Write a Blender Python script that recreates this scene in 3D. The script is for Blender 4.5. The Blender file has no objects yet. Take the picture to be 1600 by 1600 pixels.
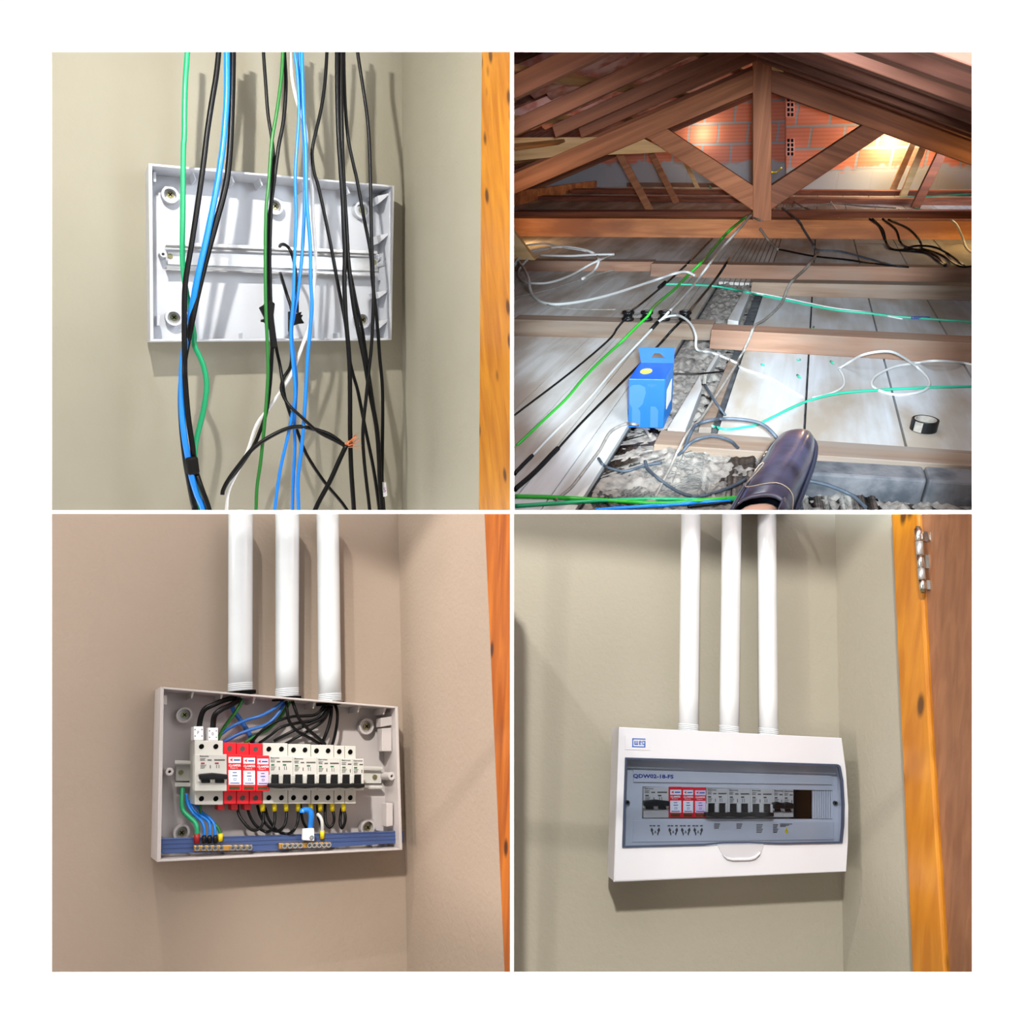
import bpy, bmesh, math, random
from mathutils import Vector as V, noise
random.seed(7)
S = bpy.context.scene
COL = S.collection
F = 1100.0
# ------------------------------------------------------------------ camera, world, lights, exposure
cam = bpy.data.cameras.new('camera'); camo = bpy.data.objects.new('camera', cam); COL.objects.link(camo)
cam.sensor_width = 36; cam.lens = F/1600*36; cam.clip_start = .01; cam.clip_end = 100
camo.rotation_euler = (math.pi/2, 0, 0); S.camera = camo
S.view_settings.view_transform = 'Standard'; S.view_settings.look = 'None'
S.view_settings.gamma = 1; S.view_settings.use_curve_mapping = False; S.view_settings.exposure = 0
w = bpy.data.worlds.new('world'); S.world = w; w.use_nodes = True
w.node_tree.nodes['Background'].inputs[0].default_value = (1, 1, 1, 1)
# white surroundings, brightest from the sides and above, dimmer straight in front of the wall
wt = w.node_tree; tc = wt.nodes.new('ShaderNodeTexCoord'); sx_ = wt.nodes.new('ShaderNodeSeparateXYZ'); rp_ = wt.nodes.new('ShaderNodeMapRange')
wt.links.new(tc.outputs['Generated'], sx_.inputs[0]); wt.links.new(sx_.outputs['Y'], rp_.inputs[0])
rp_.inputs[1].default_value = -.62; rp_.inputs[2].default_value = -.28; rp_.inputs[3].default_value = .28; rp_.inputs[4].default_value = 4.2
wt.links.new(rp_.outputs[0], wt.nodes['Background'].inputs[1])
def area(name, loc, to, size, power, col):
    l = bpy.data.lights.new(name, 'AREA'); l.shape = 'DISK'; l.size = size; l.energy = power; l.color = col
    o = bpy.data.objects.new(name, l); COL.objects.link(o); o.location = loc
    o.rotation_euler = (V(to)-V(loc)).to_track_quat('-Z', 'Y').to_euler(); return o
def point(name, loc, r, power, col):
    l = bpy.data.lights.new(name, 'POINT'); l.shadow_soft_size = r; l.energy = power; l.color = col
    o = bpy.data.objects.new(name, l); COL.objects.link(o); o.location = loc; return o
def spot(name, loc, to, r, power, col, deg, blend=.5):
    l = bpy.data.lights.new(name, 'SPOT'); l.shadow_soft_size = r; l.energy = power; l.color = col; l.spot_size = math.radians(deg); l.spot_blend = blend
    o = bpy.data.objects.new(name, l); COL.objects.link(o); o.location = loc
    o.rotation_euler = (V(to)-V(loc)).to_track_quat('-Z', 'Y').to_euler(); return o
# upper left room: a lamp high behind the front wall and an added weaker soft fill
area('lamp_upper_room', (-.62, 1.0, 1.22), (-.72, 2.2, .6), .035, 22, (1, .97, .9))
area('fill_upper_room', (-1.15, .95, .3), (-.3, 2.1, .6), .4, 2, (.92, .97, 1))
# lower rooms: lamps of the room in front of the wall
spot('lamp_front_left', (-1.25, 0, -.28), (-.15, 1.25, -.42), .2, 66, (1, .84, .75), 60, .6)
spot('lamp_front_right', (-.3, -1.0, 2.55), (.5, 1.3, -.6), .09, 700, (1, .97, .9), 32, .3)
# attic: unseen fill lights added to brighten roof, timbers and floor
area('attic_roof_fill', (.8, 1.05, .95), (.6, 3.2, 2.2), .6, 38, (.8, .9, 1))  # added fill aimed up at the left roof slope
for ax_, az_, pw_ in ((.19, .2, 1250), (.48, .18, 1100), (.19, .5, 850), (.48, .5, 800)):
    spot('attic_front_fill', (.06, -.03, .05), (.06+ax_*3, 2.97, .05+az_*3), .05, pw_, (.72, .89, 1) if az_ < .3 else (.95, .96, 1), 25, .65)  # added spots beside the camera, lighting the attic from the front
area('attic_ridge_fill', (1.15, 2.6, 1.83), (1.35, 3.5, .4), .7, 14, (.8, .9, 1))  # added area light below the ridge to brighten the floor

# ------------------------------------------------------------------ geometry helpers
def ray(px, py): return V(((px-800)/F, 1, (800-py)/F))
class Wall:                                   # a wall plane seen at a slant; h is the height out of it
    def __init__(s, vx, vy, cpx, cpy, Y):
        s.m = ray(vx, vy).normalized(); s.c = s.m.dot(ray(cpx, cpy)*Y)
    def p(s, px, py, h=0): r = ray(px, py); return r*((s.c-h)/s.m.dot(r))
def plane_pt(px, py, n, q): r = ray(px, py); return r*(n.dot(q)/n.dot(r))
def srgb(r, g, b):
    f = lambda c: (c/255/12.92 if c/255 <= .04045 else ((c/255+.055)/1.055)**2.4)
    return (f(r), f(g), f(b), 1)
def spline(P, n=5):
    if len(P) < 3: return list(P)
    Q = [P[0]*2-P[1]]+list(P)+[P[-1]*2-P[-2]]; out = []
    for i in range(1, len(Q)-2):
        a, b, c, e = Q[i-1:i+3]
        for k in range(n):
            t = k/n
            out.append(.5*((2*b)+(c-a)*t+(2*a-5*b+4*c-e)*t*t+(3*b-a-3*c+e)*t**3))
    out.append(P[-1]); return out
UNIT = 1.0
class MB:
    def __init__(s): s.v = []; s.f = []; s.m = []; s.s = []
    def add(s, vs, fs, m=0, sm=False):
        o = len(s.v); s.v += [V(x) for x in vs]
        for f in fs: s.f.append([o+i for i in f]); s.m.append(m); s.s.append(sm)
        return s
    def prism(s, poly, off, m=0, sm=False):
        n = len(poly); vs = [V(p) for p in poly]+[V(p)+off for p in poly]
        return s.add(vs, [list(range(n)), list(range(2*n-1, n-1, -1))]+[[(i+1) % n, i, n+i, n+(i+1) % n] for i in range(n)], m, sm)
    def box(s, c, ax, ay, az, m=0):            # centre and three half axes
        c = V(c); q = [c-ax-ay-az, c+ax-ay-az, c+ax+ay-az, c-ax+ay-az]; return s.prism(q, az*2, m)
    def wedge(s, a4, b4, m=0): return s.add(list(a4)+list(b4), [[0, 1, 2, 3], [7, 6, 5, 4]]+[[(i+1) % 4, i, 4+i, 4+(i+1) % 4] for i in range(4)], m)
    def tube(s, P, r, n=8, m=0, cap=True):
        if not isinstance(r, (list, tuple)): r = [r]*len(P)
        vs = []; t0 = (P[1]-P[0]).normalized(); x = t0.orthogonal().normalized()
        for i, p in enumerate(P):
            t = (P[min(i+1, len(P)-1)]-P[max(i-1, 0)]).normalized()
            x = (x-t*x.dot(t)).normalized(); y = t.cross(x)
            vs += [p+(x*math.cos(a)+y*math.sin(a))*r[i] for a in [2*math.pi*k/n for k in range(n)]]
        fs = [[i*n+k, i*n+(k+1) % n, (i+1)*n+(k+1) % n, (i+1)*n+k] for i in range(len(P)-1) for k in range(n)]
        s.add(vs, fs, m, True)
        if cap: s.add(vs[:n], [list(range(n-1, -1, -1))], m); s.add(vs[-n:], [list(range(n))], m)
        return s
    def lathe(s, c, ax, prof, n=20, m=0, sm=True):   # prof: (distance along the axis, radius)
        ax = ax.normalized(); x = ax.orthogonal().normalized(); y = ax.cross(x); vs = []
        for d, r in prof: vs += [c+ax*d+(x*math.cos(a)+y*math.sin(a))*max(r, 1e-5) for a in [2*math.pi*k/n for k in range(n)]]
        return s.add(vs, [[i*n+k, i*n+(k+1) % n, (i+1)*n+(k+1) % n, (i+1)*n+k] for i in range(len(prof)-1) for k in range(n)], m, sm)
    def build(s, name, mats, parent=None, bevel=0, org=None, seg=2):
        if not isinstance(mats, (list, tuple)): mats = [mats]
        if UNIT != 1: s.v = [v*UNIT for v in s.v]; bevel *= UNIT; org = V(org)*UNIT if org is not None else None
        po = parent['_o'] if parent and '_o' in parent else None
        if parent is not None: base = V(po)
        else:
            xs = [v.x for v in s.v]; ys = [v.y for v in s.v]; zs = [v.z for v in s.v]
            base = V(org) if org is not None else V(((min(xs)+max(xs))/2, (min(ys)+max(ys))/2, min(zs)))
        me = bpy.data.meshes.new(name); me.from_pydata([v-base for v in s.v], [], s.f)
        for mm in mats: me.materials.append(mm)
        for p, a, b in zip(me.polygons, s.m, s.s): p.material_index = a; p.use_smooth = b
        bm = bmesh.new(); bm.from_mesh(me); bmesh.ops.remove_doubles(bm, verts=bm.verts, dist=1e-6); bmesh.ops.recalc_face_normals(bm, faces=bm.faces); bm.to_mesh(me); bm.free()
        o = bpy.data.objects.new(name, me); COL.objects.link(o)
        if parent is not None: o.parent = parent
        else: o.location = base
        o['_o'] = list(base)
        if bevel:
            b = o.modifiers.new('bevel', 'BEVEL'); b.width = bevel; b.segments = seg; b.limit_method = 'ANGLE'; b.angle_limit = .6; b.use_clamp_overlap = True
        return o
def clipx(mb, x0=.004, y0=.62, left=False, z0=None):
    bm = bmesh.new(); vs = [bm.verts.new(v) for v in mb.v]
    for f in mb.f:
        try: bm.faces.new([vs[i] for i in f])
        except ValueError: pass
    def cut(co, no):
        bmesh.ops.bisect_plane(bm, geom=bm.verts[:]+bm.edges[:]+bm.faces[:], plane_co=co, plane_no=no, clear_outer=True)
    cut((x0, 0, 0), (1 if left else -1, 0, 0))
    if y0: cut((0, y0, 0), (0, -1, 0))
    if z0 is not None: cut((0, 0, z0), (0, 0, -1))
    ed = [e for e in bm.edges if e.is_boundary]
    if ed: bmesh.ops.holes_fill(bm, edges=ed, sides=0)
    bmesh.ops.triangulate(bm, faces=[f for f in bm.faces if len(f.verts) > 4])
    bm.verts.ensure_lookup_table(); bm.verts.index_update()
    mb.v = [v.co.copy() for v in bm.verts]; mb.f = [[v.index for v in f.verts] for f in bm.faces]; mb.m = [0]*len(mb.f); mb.s = [False]*len(mb.f); bm.free(); return mb
def thing(name, label, cat, loc, group=None):
    loc = V(loc)*UNIT
    o = bpy.data.objects.new(name, None); COL.objects.link(o); o.location = loc; o['_o'] = list(loc); o.empty_display_size = .02
    o['label'] = label; o['category'] = cat
    if group: o['group'] = group
    return o
def tag(o, label, cat, group=None, kind=None):
    o['label'] = label; o['category'] = cat
    if group: o['group'] = group
    if kind: o['kind'] = kind
    return o
def struct(o): o['kind'] = 'structure'; return o

# ------------------------------------------------------------------ materials
def mat(name, c, rough=.5, metal=0, var=0, vscale=8, bump=0, bscale=60, c2=None, spec=None, coat=0, alpha=1, trans=0):
    m = bpy.data.materials.new(name); m.use_nodes = True; nt = m.node_tree; b = nt.nodes['Principled BSDF']
    b.inputs['Roughness'].default_value = rough; b.inputs['Metallic'].default_value = metal; b.inputs['Base Color'].default_value = c
    if spec is not None: b.inputs['Specular IOR Level'].default_value = spec
    if coat: b.inputs['Coat Weight'].default_value = coat; b.inputs['Coat Roughness'].default_value = .1
    if trans: b.inputs['Transmission Weight'].default_value = trans
    if alpha < 1: b.inputs['Alpha'].default_value = alpha
    tc = nt.nodes.new('ShaderNodeTexCoord')
    nz = nt.nodes.new('ShaderNodeTexNoise'); nz.inputs['Scale'].default_value = vscale; nz.inputs['Detail'].default_value = 5
    nt.links.new(tc.outputs['Object'], nz.inputs['Vector'])
    mx = nt.nodes.new('ShaderNodeMix'); mx.data_type = 'RGBA'
    mx.inputs[6].default_value = c
    mx.inputs[7].default_value = c2 if c2 else tuple(max(0, x*(1-max(var, .04))) for x in c[:3])+(1,)
    rp = nt.nodes.new('ShaderNodeMapRange'); rp.inputs[1].default_value = .4; rp.inputs[2].default_value = .65
    nt.links.new(nz.outputs[0], rp.inputs[0]); nt.links.new(rp.outputs[0], mx.inputs[0]); nt.links.new(mx.outputs[2], b.inputs['Base Color'])
    if bump:
        n2 = nt.nodes.new('ShaderNodeTexNoise'); n2.inputs['Scale'].default_value = bscale; n2.inputs['Detail'].default_value = 4
        nt.links.new(tc.outputs['Object'], n2.inputs['Vector'])
        bp = nt.nodes.new('ShaderNodeBump'); bp.inputs['Strength'].default_value = bump; bp.inputs['Distance'].default_value = .003
        nt.links.new(n2.outputs[0], bp.inputs['Height']); nt.links.new(bp.outputs[0], b.inputs['Normal'])
    return m
def axes_coord(nt, basis, sc):
    tc = nt.nodes.new('ShaderNodeTexCoord'); cb = nt.nodes.new('ShaderNodeCombineXYZ')
    for i in range(3):
        d = nt.nodes.new('ShaderNodeVectorMath'); d.operation = 'DOT_PRODUCT'; d.inputs[1].default_value = basis[i]*sc[i]
        nt.links.new(tc.outputs['Object'], d.inputs[0]); nt.links.new(d.outputs['Value'], cb.inputs[i])
    return cb
def wood(name, c1, c2, axis, rough=.6, sc=1.0, knots=False, coat=0, c3=None):
    a = V(axis).normalized(); x = a.orthogonal().normalized(); y = a.cross(x)
    m = bpy.data.materials.new(name); m.use_nodes = True; nt = m.node_tree; b = nt.nodes['Principled BSDF']
    b.inputs['Roughness'].default_value = rough
    if coat: b.inputs['Coat Weight'].default_value = coat; b.inputs['Coat Roughness'].default_value = .15
    cb = axes_coord(nt, (a, x, y), (1.2*sc, 22*sc, 22*sc))
    n = nt.nodes.new('ShaderNodeTexNoise'); n.inputs['Scale'].default_value = 1.5; n.inputs['Detail'].default_value = 6; n.inputs['Distortion'].default_value = .6
    nt.links.new(cb.outputs[0], n.inputs['Vector'])
    r = nt.nodes.new('ShaderNodeValToRGB'); r.color_ramp.elements[0].position = .35; r.color_ramp.elements[1].position = .68
    r.color_ramp.elements[0].color = c2; r.color_ramp.elements[1].color = c1
    nt.links.new(n.outputs[0], r.inputs[0]); out = r.outputs[0]
    if c3:                                     # broad dirt patches
        n3 = nt.nodes.new('ShaderNodeTexNoise'); n3.inputs['Scale'].default_value = 1.6; n3.inputs['Detail'].default_value = 8
        cc = axes_coord(nt, (a, x, y), (1.5*sc, 5*sc, 5*sc)); nt.links.new(cc.outputs[0], n3.inputs['Vector'])
        mr = nt.nodes.new('ShaderNodeMapRange'); mr.inputs[1].default_value = .42; mr.inputs[2].default_value = .62
        mx = nt.nodes.new('ShaderNodeMix'); mx.data_type = 'RGBA'; nt.links.new(n3.outputs[0], mr.inputs[0]); nt.links.new(mr.outputs[0], mx.inputs[0])
        nt.links.new(out, mx.inputs[6]); mx.inputs[7].default_value = c3; out = mx.outputs[2]
    if knots:
        vr = nt.nodes.new('ShaderNodeTexVoronoi'); vr.inputs['Scale'].default_value = 1.0
        cv = axes_coord(nt, (a, x, y), (7*sc, 16*sc, 16*sc)); nt.links.new(cv.outputs[0], vr.inputs['Vector'])
        mr = nt.nodes.new('ShaderNodeMapRange'); mr.inputs[1].default_value = .1; mr.inputs[2].default_value = .2
        mx = nt.nodes.new('ShaderNodeMix'); mx.data_type = 'RGBA'; nt.links.new(vr.outputs[0], mr.inputs[0]); nt.links.new(mr.outputs[0], mx.inputs[0])
        mx.inputs[6].default_value = tuple(.25*k for k in c2[:3])+(1,); nt.links.new(out, mx.inputs[7]); out = mx.outputs[2]
    nt.links.new(out, b.inputs['Base Color'])
    bp = nt.nodes.new('ShaderNodeBump'); bp.inputs['Strength'].default_value = .25; bp.inputs['Distance'].default_value = .004
    nt.links.new(n.outputs[0], bp.inputs['Height']); nt.links.new(bp.outputs[0], b.inputs['Normal'])
    return m
M = {}
M['front'] = mat('white_wall_paint', (.93, .93, .93, 1), .9)
M['w1'] = mat('beige_wall', srgb(152, 147, 131), .8, var=.05, vscale=3, bump=.35, bscale=90)
M['w3'] = mat('warm_beige_wall', srgb(154, 137, 122), .8, var=.06, vscale=3, bump=.3, bscale=120)
M['w4'] = mat('cream_wall', srgb(152, 147, 133), .8, var=.05, vscale=3, bump=.3, bscale=120)
M['plastic'] = M['plastic1'] = mat('white_plastic', srgb(200, 203, 210), .4, spec=.5)
M['plastic3'] = mat('warm_white_plastic', srgb(184, 176, 174), .35, spec=.5)
M['plastic4'] = mat('white_cover_plastic', srgb(196, 197, 204), .3, coat=.2)
M['breaker'] = mat('breaker_plastic', srgb(196, 194, 188), .4)
M['metal'] = mat('galvanised_steel', srgb(205, 205, 205), .35, .75, var=.15, vscale=30)
M['zinc'] = mat('zinc_screw', srgb(150, 145, 110), .3, .9)
M['chrome'] = mat('nickel_steel', srgb(225, 225, 222), .2, 1)
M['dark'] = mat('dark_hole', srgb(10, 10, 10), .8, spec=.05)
M['blk'] = mat('black_cable_sheath', srgb(8, 8, 9), .36, spec=.22)
M['lever'] = mat('black_lever_plastic', srgb(14, 14, 15), .4, spec=.3)
M['blue'] = mat('blue_cable_sheath', srgb(20, 128, 226), .32)
M['dblue'] = mat('dull_blue_cable_sheath', srgb(40, 105, 185), .35)
M['teal'] = mat('sea_green_cable_sheath', srgb(20, 152, 100), .35)
M['green'] = mat('green_cable_sheath', srgb(28, 110, 36), .35)
M['brightgreen'] = mat('bright_green_cable_sheath', srgb(40, 165, 45), .4)
M['aqua'] = mat('aqua_cable_sheath', srgb(45, 160, 130), .4)
M['white'] = mat('white_cable_sheath', srgb(228, 228, 226), .35)
M['grey'] = mat('grey_dusty_cable', srgb(58, 66, 76), .6, var=.3, vscale=40)
M['dust'] = mat('dusty_cable', srgb(140, 132, 124), .8, var=.3, vscale=40)
M['tape'] = mat('black_tape', srgb(9, 9, 9), .6, spec=.2, bump=.5, bscale=200)
M['red'] = mat('red_plastic', srgb(222, 12, 32), .4)
M['dred'] = mat('dark_red_plastic', srgb(150, 15, 20), .5)
M['label'] = mat('white_label', srgb(235, 235, 238), .5)
M['pink'] = mat('pink_label', srgb(226, 205, 228), .5)
M['ink'] = mat('grey_ink', srgb(70, 68, 66), .6)
M['bink'] = mat('blue_ink', srgb(25, 80, 160), .5)
M['rink'] = mat('red_ink', srgb(215, 25, 50), .5)
M['gink'] = mat('green_flag', srgb(20, 95, 60), .5)
M['olive'] = mat('dark_green_window', srgb(62, 58, 12), .4)
M['yellow'] = mat('yellow_ferrule', srgb(232, 208, 10), .4)
M['navy'] = mat('blue_grey_plastic', srgb(62, 82, 130), .35)
M['brass'] = mat('brass', srgb(215, 165, 90), .35, .85)
M['copper'] = mat('copper', srgb(214, 132, 90), .35, .8)
M['pvc'] = mat('white_pvc_pipe', srgb(208, 212, 216), .25, var=.06, vscale=12, coat=.4)
M['frame'] = wood('varnished_orange_wood', srgb(188, 124, 26), srgb(160, 96, 14), (0, .1, 1), .4, 1.0, True, .3)
M['frame3'] = wood('varnished_brown_wood', srgb(176, 98, 22), srgb(138, 66, 10), (0, .1, 1), .45, 1.6, True, .2)
M['door'] = wood('brown_door_veneer', srgb(142, 98, 68), srgb(124, 82, 56), (0, .1, 1), .45, 2.2)

# ------------------------------------------------------------------ the white front wall and partitions
D0 = .9
def fx(px): return (px-800)/F*D0
def front_wall():
    mb = MB(); xs = [-1.3, fx(76.5), fx(797), fx(803), fx(1523.5), 1.3]; zs = [1.35, -fx(76.5), -fx(797), -fx(803), -fx(1523.5), -1.1]
    for i in range(5):
        for j in range(5):
            if i in (1, 3) and j in (1, 3): continue
            mb.prism([(xs[i], D0, zs[j]), (xs[i+1], D0, zs[j]), (xs[i+1], D0, zs[j+1]), (xs[i], D0, zs[j+1])], V((0, .006, 0)))
    return struct(mb.build('wall_front', M['front']))
front_wall()
struct(MB().prism([(-1.3, .907, -.97), (1.3, .907, -.97), (1.3, 2.0, -1.3), (-1.3, 2.0, -1.3)], V((0, 0, -.02))).build('floor_lower', M['w4']))

# ------------------------------------------------------------------ shared builders for wall rooms
def quad(W, c, h): return [W.p(x, y, h) for x, y in c]
def qbox(mb, W, c, h1, h0, m=0): return mb.prism(quad(W, c, h1), W.m*(h1-h0), m)
def rect(x0, y0, x1, y1, sk=0): return [(x0, y0), (x1, y0+sk*(x1-x0)), (x1, y1+sk*(x1-x0)), (x0, y1)]
def cyl(mb, W, x, y, rpx, h1, h0, n=16, m=0, hole=0):
    c = W.p(x, y, h1); r = rpx*c.y/F; ax = -W.m; L = h1-h0; c0 = c-ax*L
    if hole:
        q = hole*c.y/F; return mb.lathe(c0, ax, [(0, r), (L, r), (L, q), (0, q)], n, m, False)
    return mb.lathe(c0, ax, [(0, 0), (0, r), (L, r), (L, 0)], n, m, False)
def wire(W, pts, h, rpx, name, matn, label=None, cat='cable', parent=None, group=None, n=8):
    P = []
    for i, q in enumerate(pts):
        hh = q[2] if len(q) > 2 else (h(i/(len(pts)-1)) if callable(h) else h)
        P.append(W.p(q[0], q[1], hh))
    if W is W1 and pts[-1][1] > 790:            # the cable goes on down behind the wall of the lower room
        P.append(W.p(pts[-1][0]+(pts[-1][0]-pts[-2][0])*.6, 850, h if not callable(h) else .2))
    P = spline(P, 4); R = [rpx*p.y/F for p in P]
    o = MB().tube(P, R, n).build(name, M[matn], parent)
    if parent is None: tag(o, label, cat, group)
    return o
def text(W, s, x, y, size, h, m, parent, name, sk=0, sx=1.0, bold=0):
    cu = bpy.data.curves.new('lettering', 'FONT'); cu.body = s; cu.size = size; cu.resolution_u = 2; cu.offset = bold*size
    ob = bpy.data.objects.new('lettering', cu); COL.objects.link(ob); bpy.context.view_layer.update()
    me = bpy.data.meshes.new_from_object(ob.evaluated_get(bpy.context.evaluated_depsgraph_get()))
    mb = MB(); mb.add([W.p(x+v.co.x*sx, y-v.co.y+sk*v.co.x*sx, h) for v in me.vertices], [list(p.vertices) for p in me.polygons])
    bpy.data.objects.remove(ob); bpy.data.meshes.remove(me)
    return mb.build(name, M[m], parent)
def room_walls(tagn, W, corner, poly, side, matn):
    o = MB().prism(quad(W, poly, 0), W.m*.02).build('wall_back_'+tagn, M[matn]); struct(o)
    a = W.p(*corner[0], 0); b = W.p(*corner[1], 0); nr = W.m.cross(b-a).normalized()
    if nr.x > 0: nr = -nr
    f = lambda px, py, k=0: plane_pt(px, py, nr, a+nr*k)
    o = MB().prism([f(*q) for q in side], -nr*.02)
    if side[1][0] < 800: clipx(o, -.0012, None, True)
    struct(o.build('wall_right_'+tagn, M[matn]))
    return f, nr
def screw_post(W, x, y, d, hb, r, parent, deep=.004):
    c = W.p(x, y, hb+d); k = c.y/F
    o = MB(); cyl(o, W, x, y, r, hb+d, hb, 24, 0, r*.72); p = o.build('screw_socket', M['plastic'], parent)
    o = MB(); cyl(o, W, x, y, r*.7, hb+.002, hb, 20); o.build('washer', M['metal'], p)
    o = MB(); cyl(o, W, x, y, r*.42, hb+.005, hb+.002, 16); cc = W.p(x, y, hb+.0052)
    u = (W.p(x+1, y, hb)-W.p(x, y, hb)).normalized(); v = (W.p(x, y-1, hb)-W.p(x, y, hb)).normalized()
    for q in (u+v, u-v):
        q = q.normalized(); z2 = q.cross(W.m); o.box(cc, q*k*r*.28, z2*k*r*.06, W.m*.0003, 1)
    o.build('screw', [M['zinc'], M['dark']], p)
def board_base(W, rim, d, wall_px, label, cat, top_holes, posts, rail, side_posts, extra=None, tilt=.0):
    """open white distribution box: back plate, four sides, rim; rim = pixel corners TL TR BR BL at height d"""
    T = thing('distribution_box', label, cat, W.p(*rim[3], 0))
    m = W.m; R = quad(W, rim, d); th = wall_px; M['plastic'] = M['plastic1' if W is W1 else 'plastic3']
    cx = sum((q for q in R), V())/4
    inn = [q+(cx-q).normalized()*th*1.5 for q in R]
    back = .004
    mb = MB(); Rb = [q+m*(d-.0005) for q in R]; mb.prism([q+m*(d-back) for q in R], m*(back-.0005)); mb.build('back_plate', M['plastic'], T)
    names = ['top_side', 'right_side', 'bottom_side', 'left_side']
    for i in range(4):
        a, b, c, e = R[i], R[(i+1) % 4], inn[(i+1) % 4], inn[i]
        o = MB(); o.prism([a, b, c, e], m*(d-back)); o.build(names[i], M['plastic'], T, .0008)
    return T, R, inn
# ------------------------------------------------------------------ ROOM 1: open box behind hanging cables
W1 = Wall(120, 570, 628, 437, 2.55)
f1, nr1 = room_walls('upper_left', W1, [(628, 76), (629, 797)], [(-90, -60), (628, -30), (629, 860), (-90, 860)],
                     [(628, -30), (799, -60), (799, 860), (629, 860)], 'w1')
struct(MB().prism([(-1.9, .907, 1.85), (0, .907, 1.85), (0, 3.3, 1.85), (-1.9, 3.3, 1.85)], V((0, 0, .02))).build('ceiling_upper_left', M['w1']))
struct(MB().prism([(-1.9, .907, 0.003), (-1.9, 3.3, 0.003), (-1.9, 3.3, 1.85), (-1.9, .907, 1.85)], V((-.02, 0, 0))).build('wall_left_upper_left', M['w1']))
struct(clipx(MB().prism([f1(753, 70, .03), f1(799, 70, .03), f1(799, 850, .03), f1(748, 850, .03)], -nr1*.03), -.0015, None, True).build('trim_1', M['frame'], None, .004))
rim1 = [(232, 255), (616, 290), (612, 531), (235, 533)]
d1 = .115
B1, R1, I1 = board_base(W1, rim1, d1, .007, 'open empty white distribution box on beige wall behind the loose hanging cables', 'distribution box', [], [], [], [])
hb = .004
for x, y in ((266, 304), (430, 322), (566, 328), (272, 496), (567, 500)): screw_post(W1, x, y, .03, hb, 12.5, B1)
# knock-out rings, ribs and catches
for x in (300, 360, 404, 470, 540, 575):
    y = 255+35*(x-232)/384+3; mb = MB(); qbox(mb, W1, [(x-1, y), (x+1, y), (x+7, y+16), (x+5, y+16)], d1*.75, hb); mb.build('rib', M['plastic'], B1)
for x in (300, 380, 460, 530): mb = MB(); qbox(mb, W1, [(x-1, 520), (x+1, 520), (x+1, 530), (x-1, 530)], d1*.6, hb); mb.build('rib', M['plastic'], B1)
for (x, y) in ((345, 270), (430, 278), (512, 287)):
    o = MB(); c = W1.p(x, y, d1*.6); up = (W1.p(x, y-10, d1*.6)-c).normalized(); o.lathe(c-up*.004, up, [(0, .001), (0, .045), (.004, .045), (.004, .03), (.0, .03)], 24, 0, False); o.build('knockout_ring', M['plastic'], B1, .001)
for y0, y1 in ((304, 318), (366, 380), (454, 466), (500, 514)):
    o = MB(); qbox(o, W1, [(590, y0+2), (607, y0-2), (607, y0+1), (592, y1)], d1*.8, hb); o.build('side_catch', M['plastic'], B1, .0008)
o = MB(); qbox(o, W1, [(609, 300), (613, 300), (611, 528), (607, 528)], d1*.9, hb); o.build('hinge_strip', M['plastic'], B1, .001)
for x, y in ((241, 275), (247, 500)):
    o = MB(); qbox(o, W1, rect(x-2, y-7, x+3, y+9), d1*.55, hb+.01); o.build('latch', M['plastic'], B1, .001)
for x, y, hh in ((255, 397, .05), (604, 411, .07)):
    o = MB(); cyl(o, W1, x, y, 5, hh, hb, 20, 0, 2); o.build('cover_screw_post', M['plastic'], B1, .001)
# steel rail
rl = thing('mounting_rail', 'bare steel mounting rail screwed across the open empty box behind cables', 'rail', W1.p(260, 420, 0))
o = MB()
qbox(o, W1, [(262, 393), (591, 404), (591, 424), (262, 413)], .012, hb+.0005)
qbox(o, W1, [(260, 377), (590, 392), (590, 396), (260, 383)], .052, .048); qbox(o, W1, [(260, 383), (590, 396), (590, 397), (260, 384)], .052, .012)
qbox(o, W1, [(260, 416), (590, 427), (590, 431), (260, 420)], .052, .048); qbox(o, W1, [(260, 416), (590, 427), (590, 428), (260, 417)], .052, .012)
o.build('rail_profile', M['metal'], rl, .001)
for x, y in ((266, 400), (585, 410)):
    o = MB(); cyl(o, W1, x, y, 4, .016, .012, 12); o.build('rail_screw', M['zinc'], rl)

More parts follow.
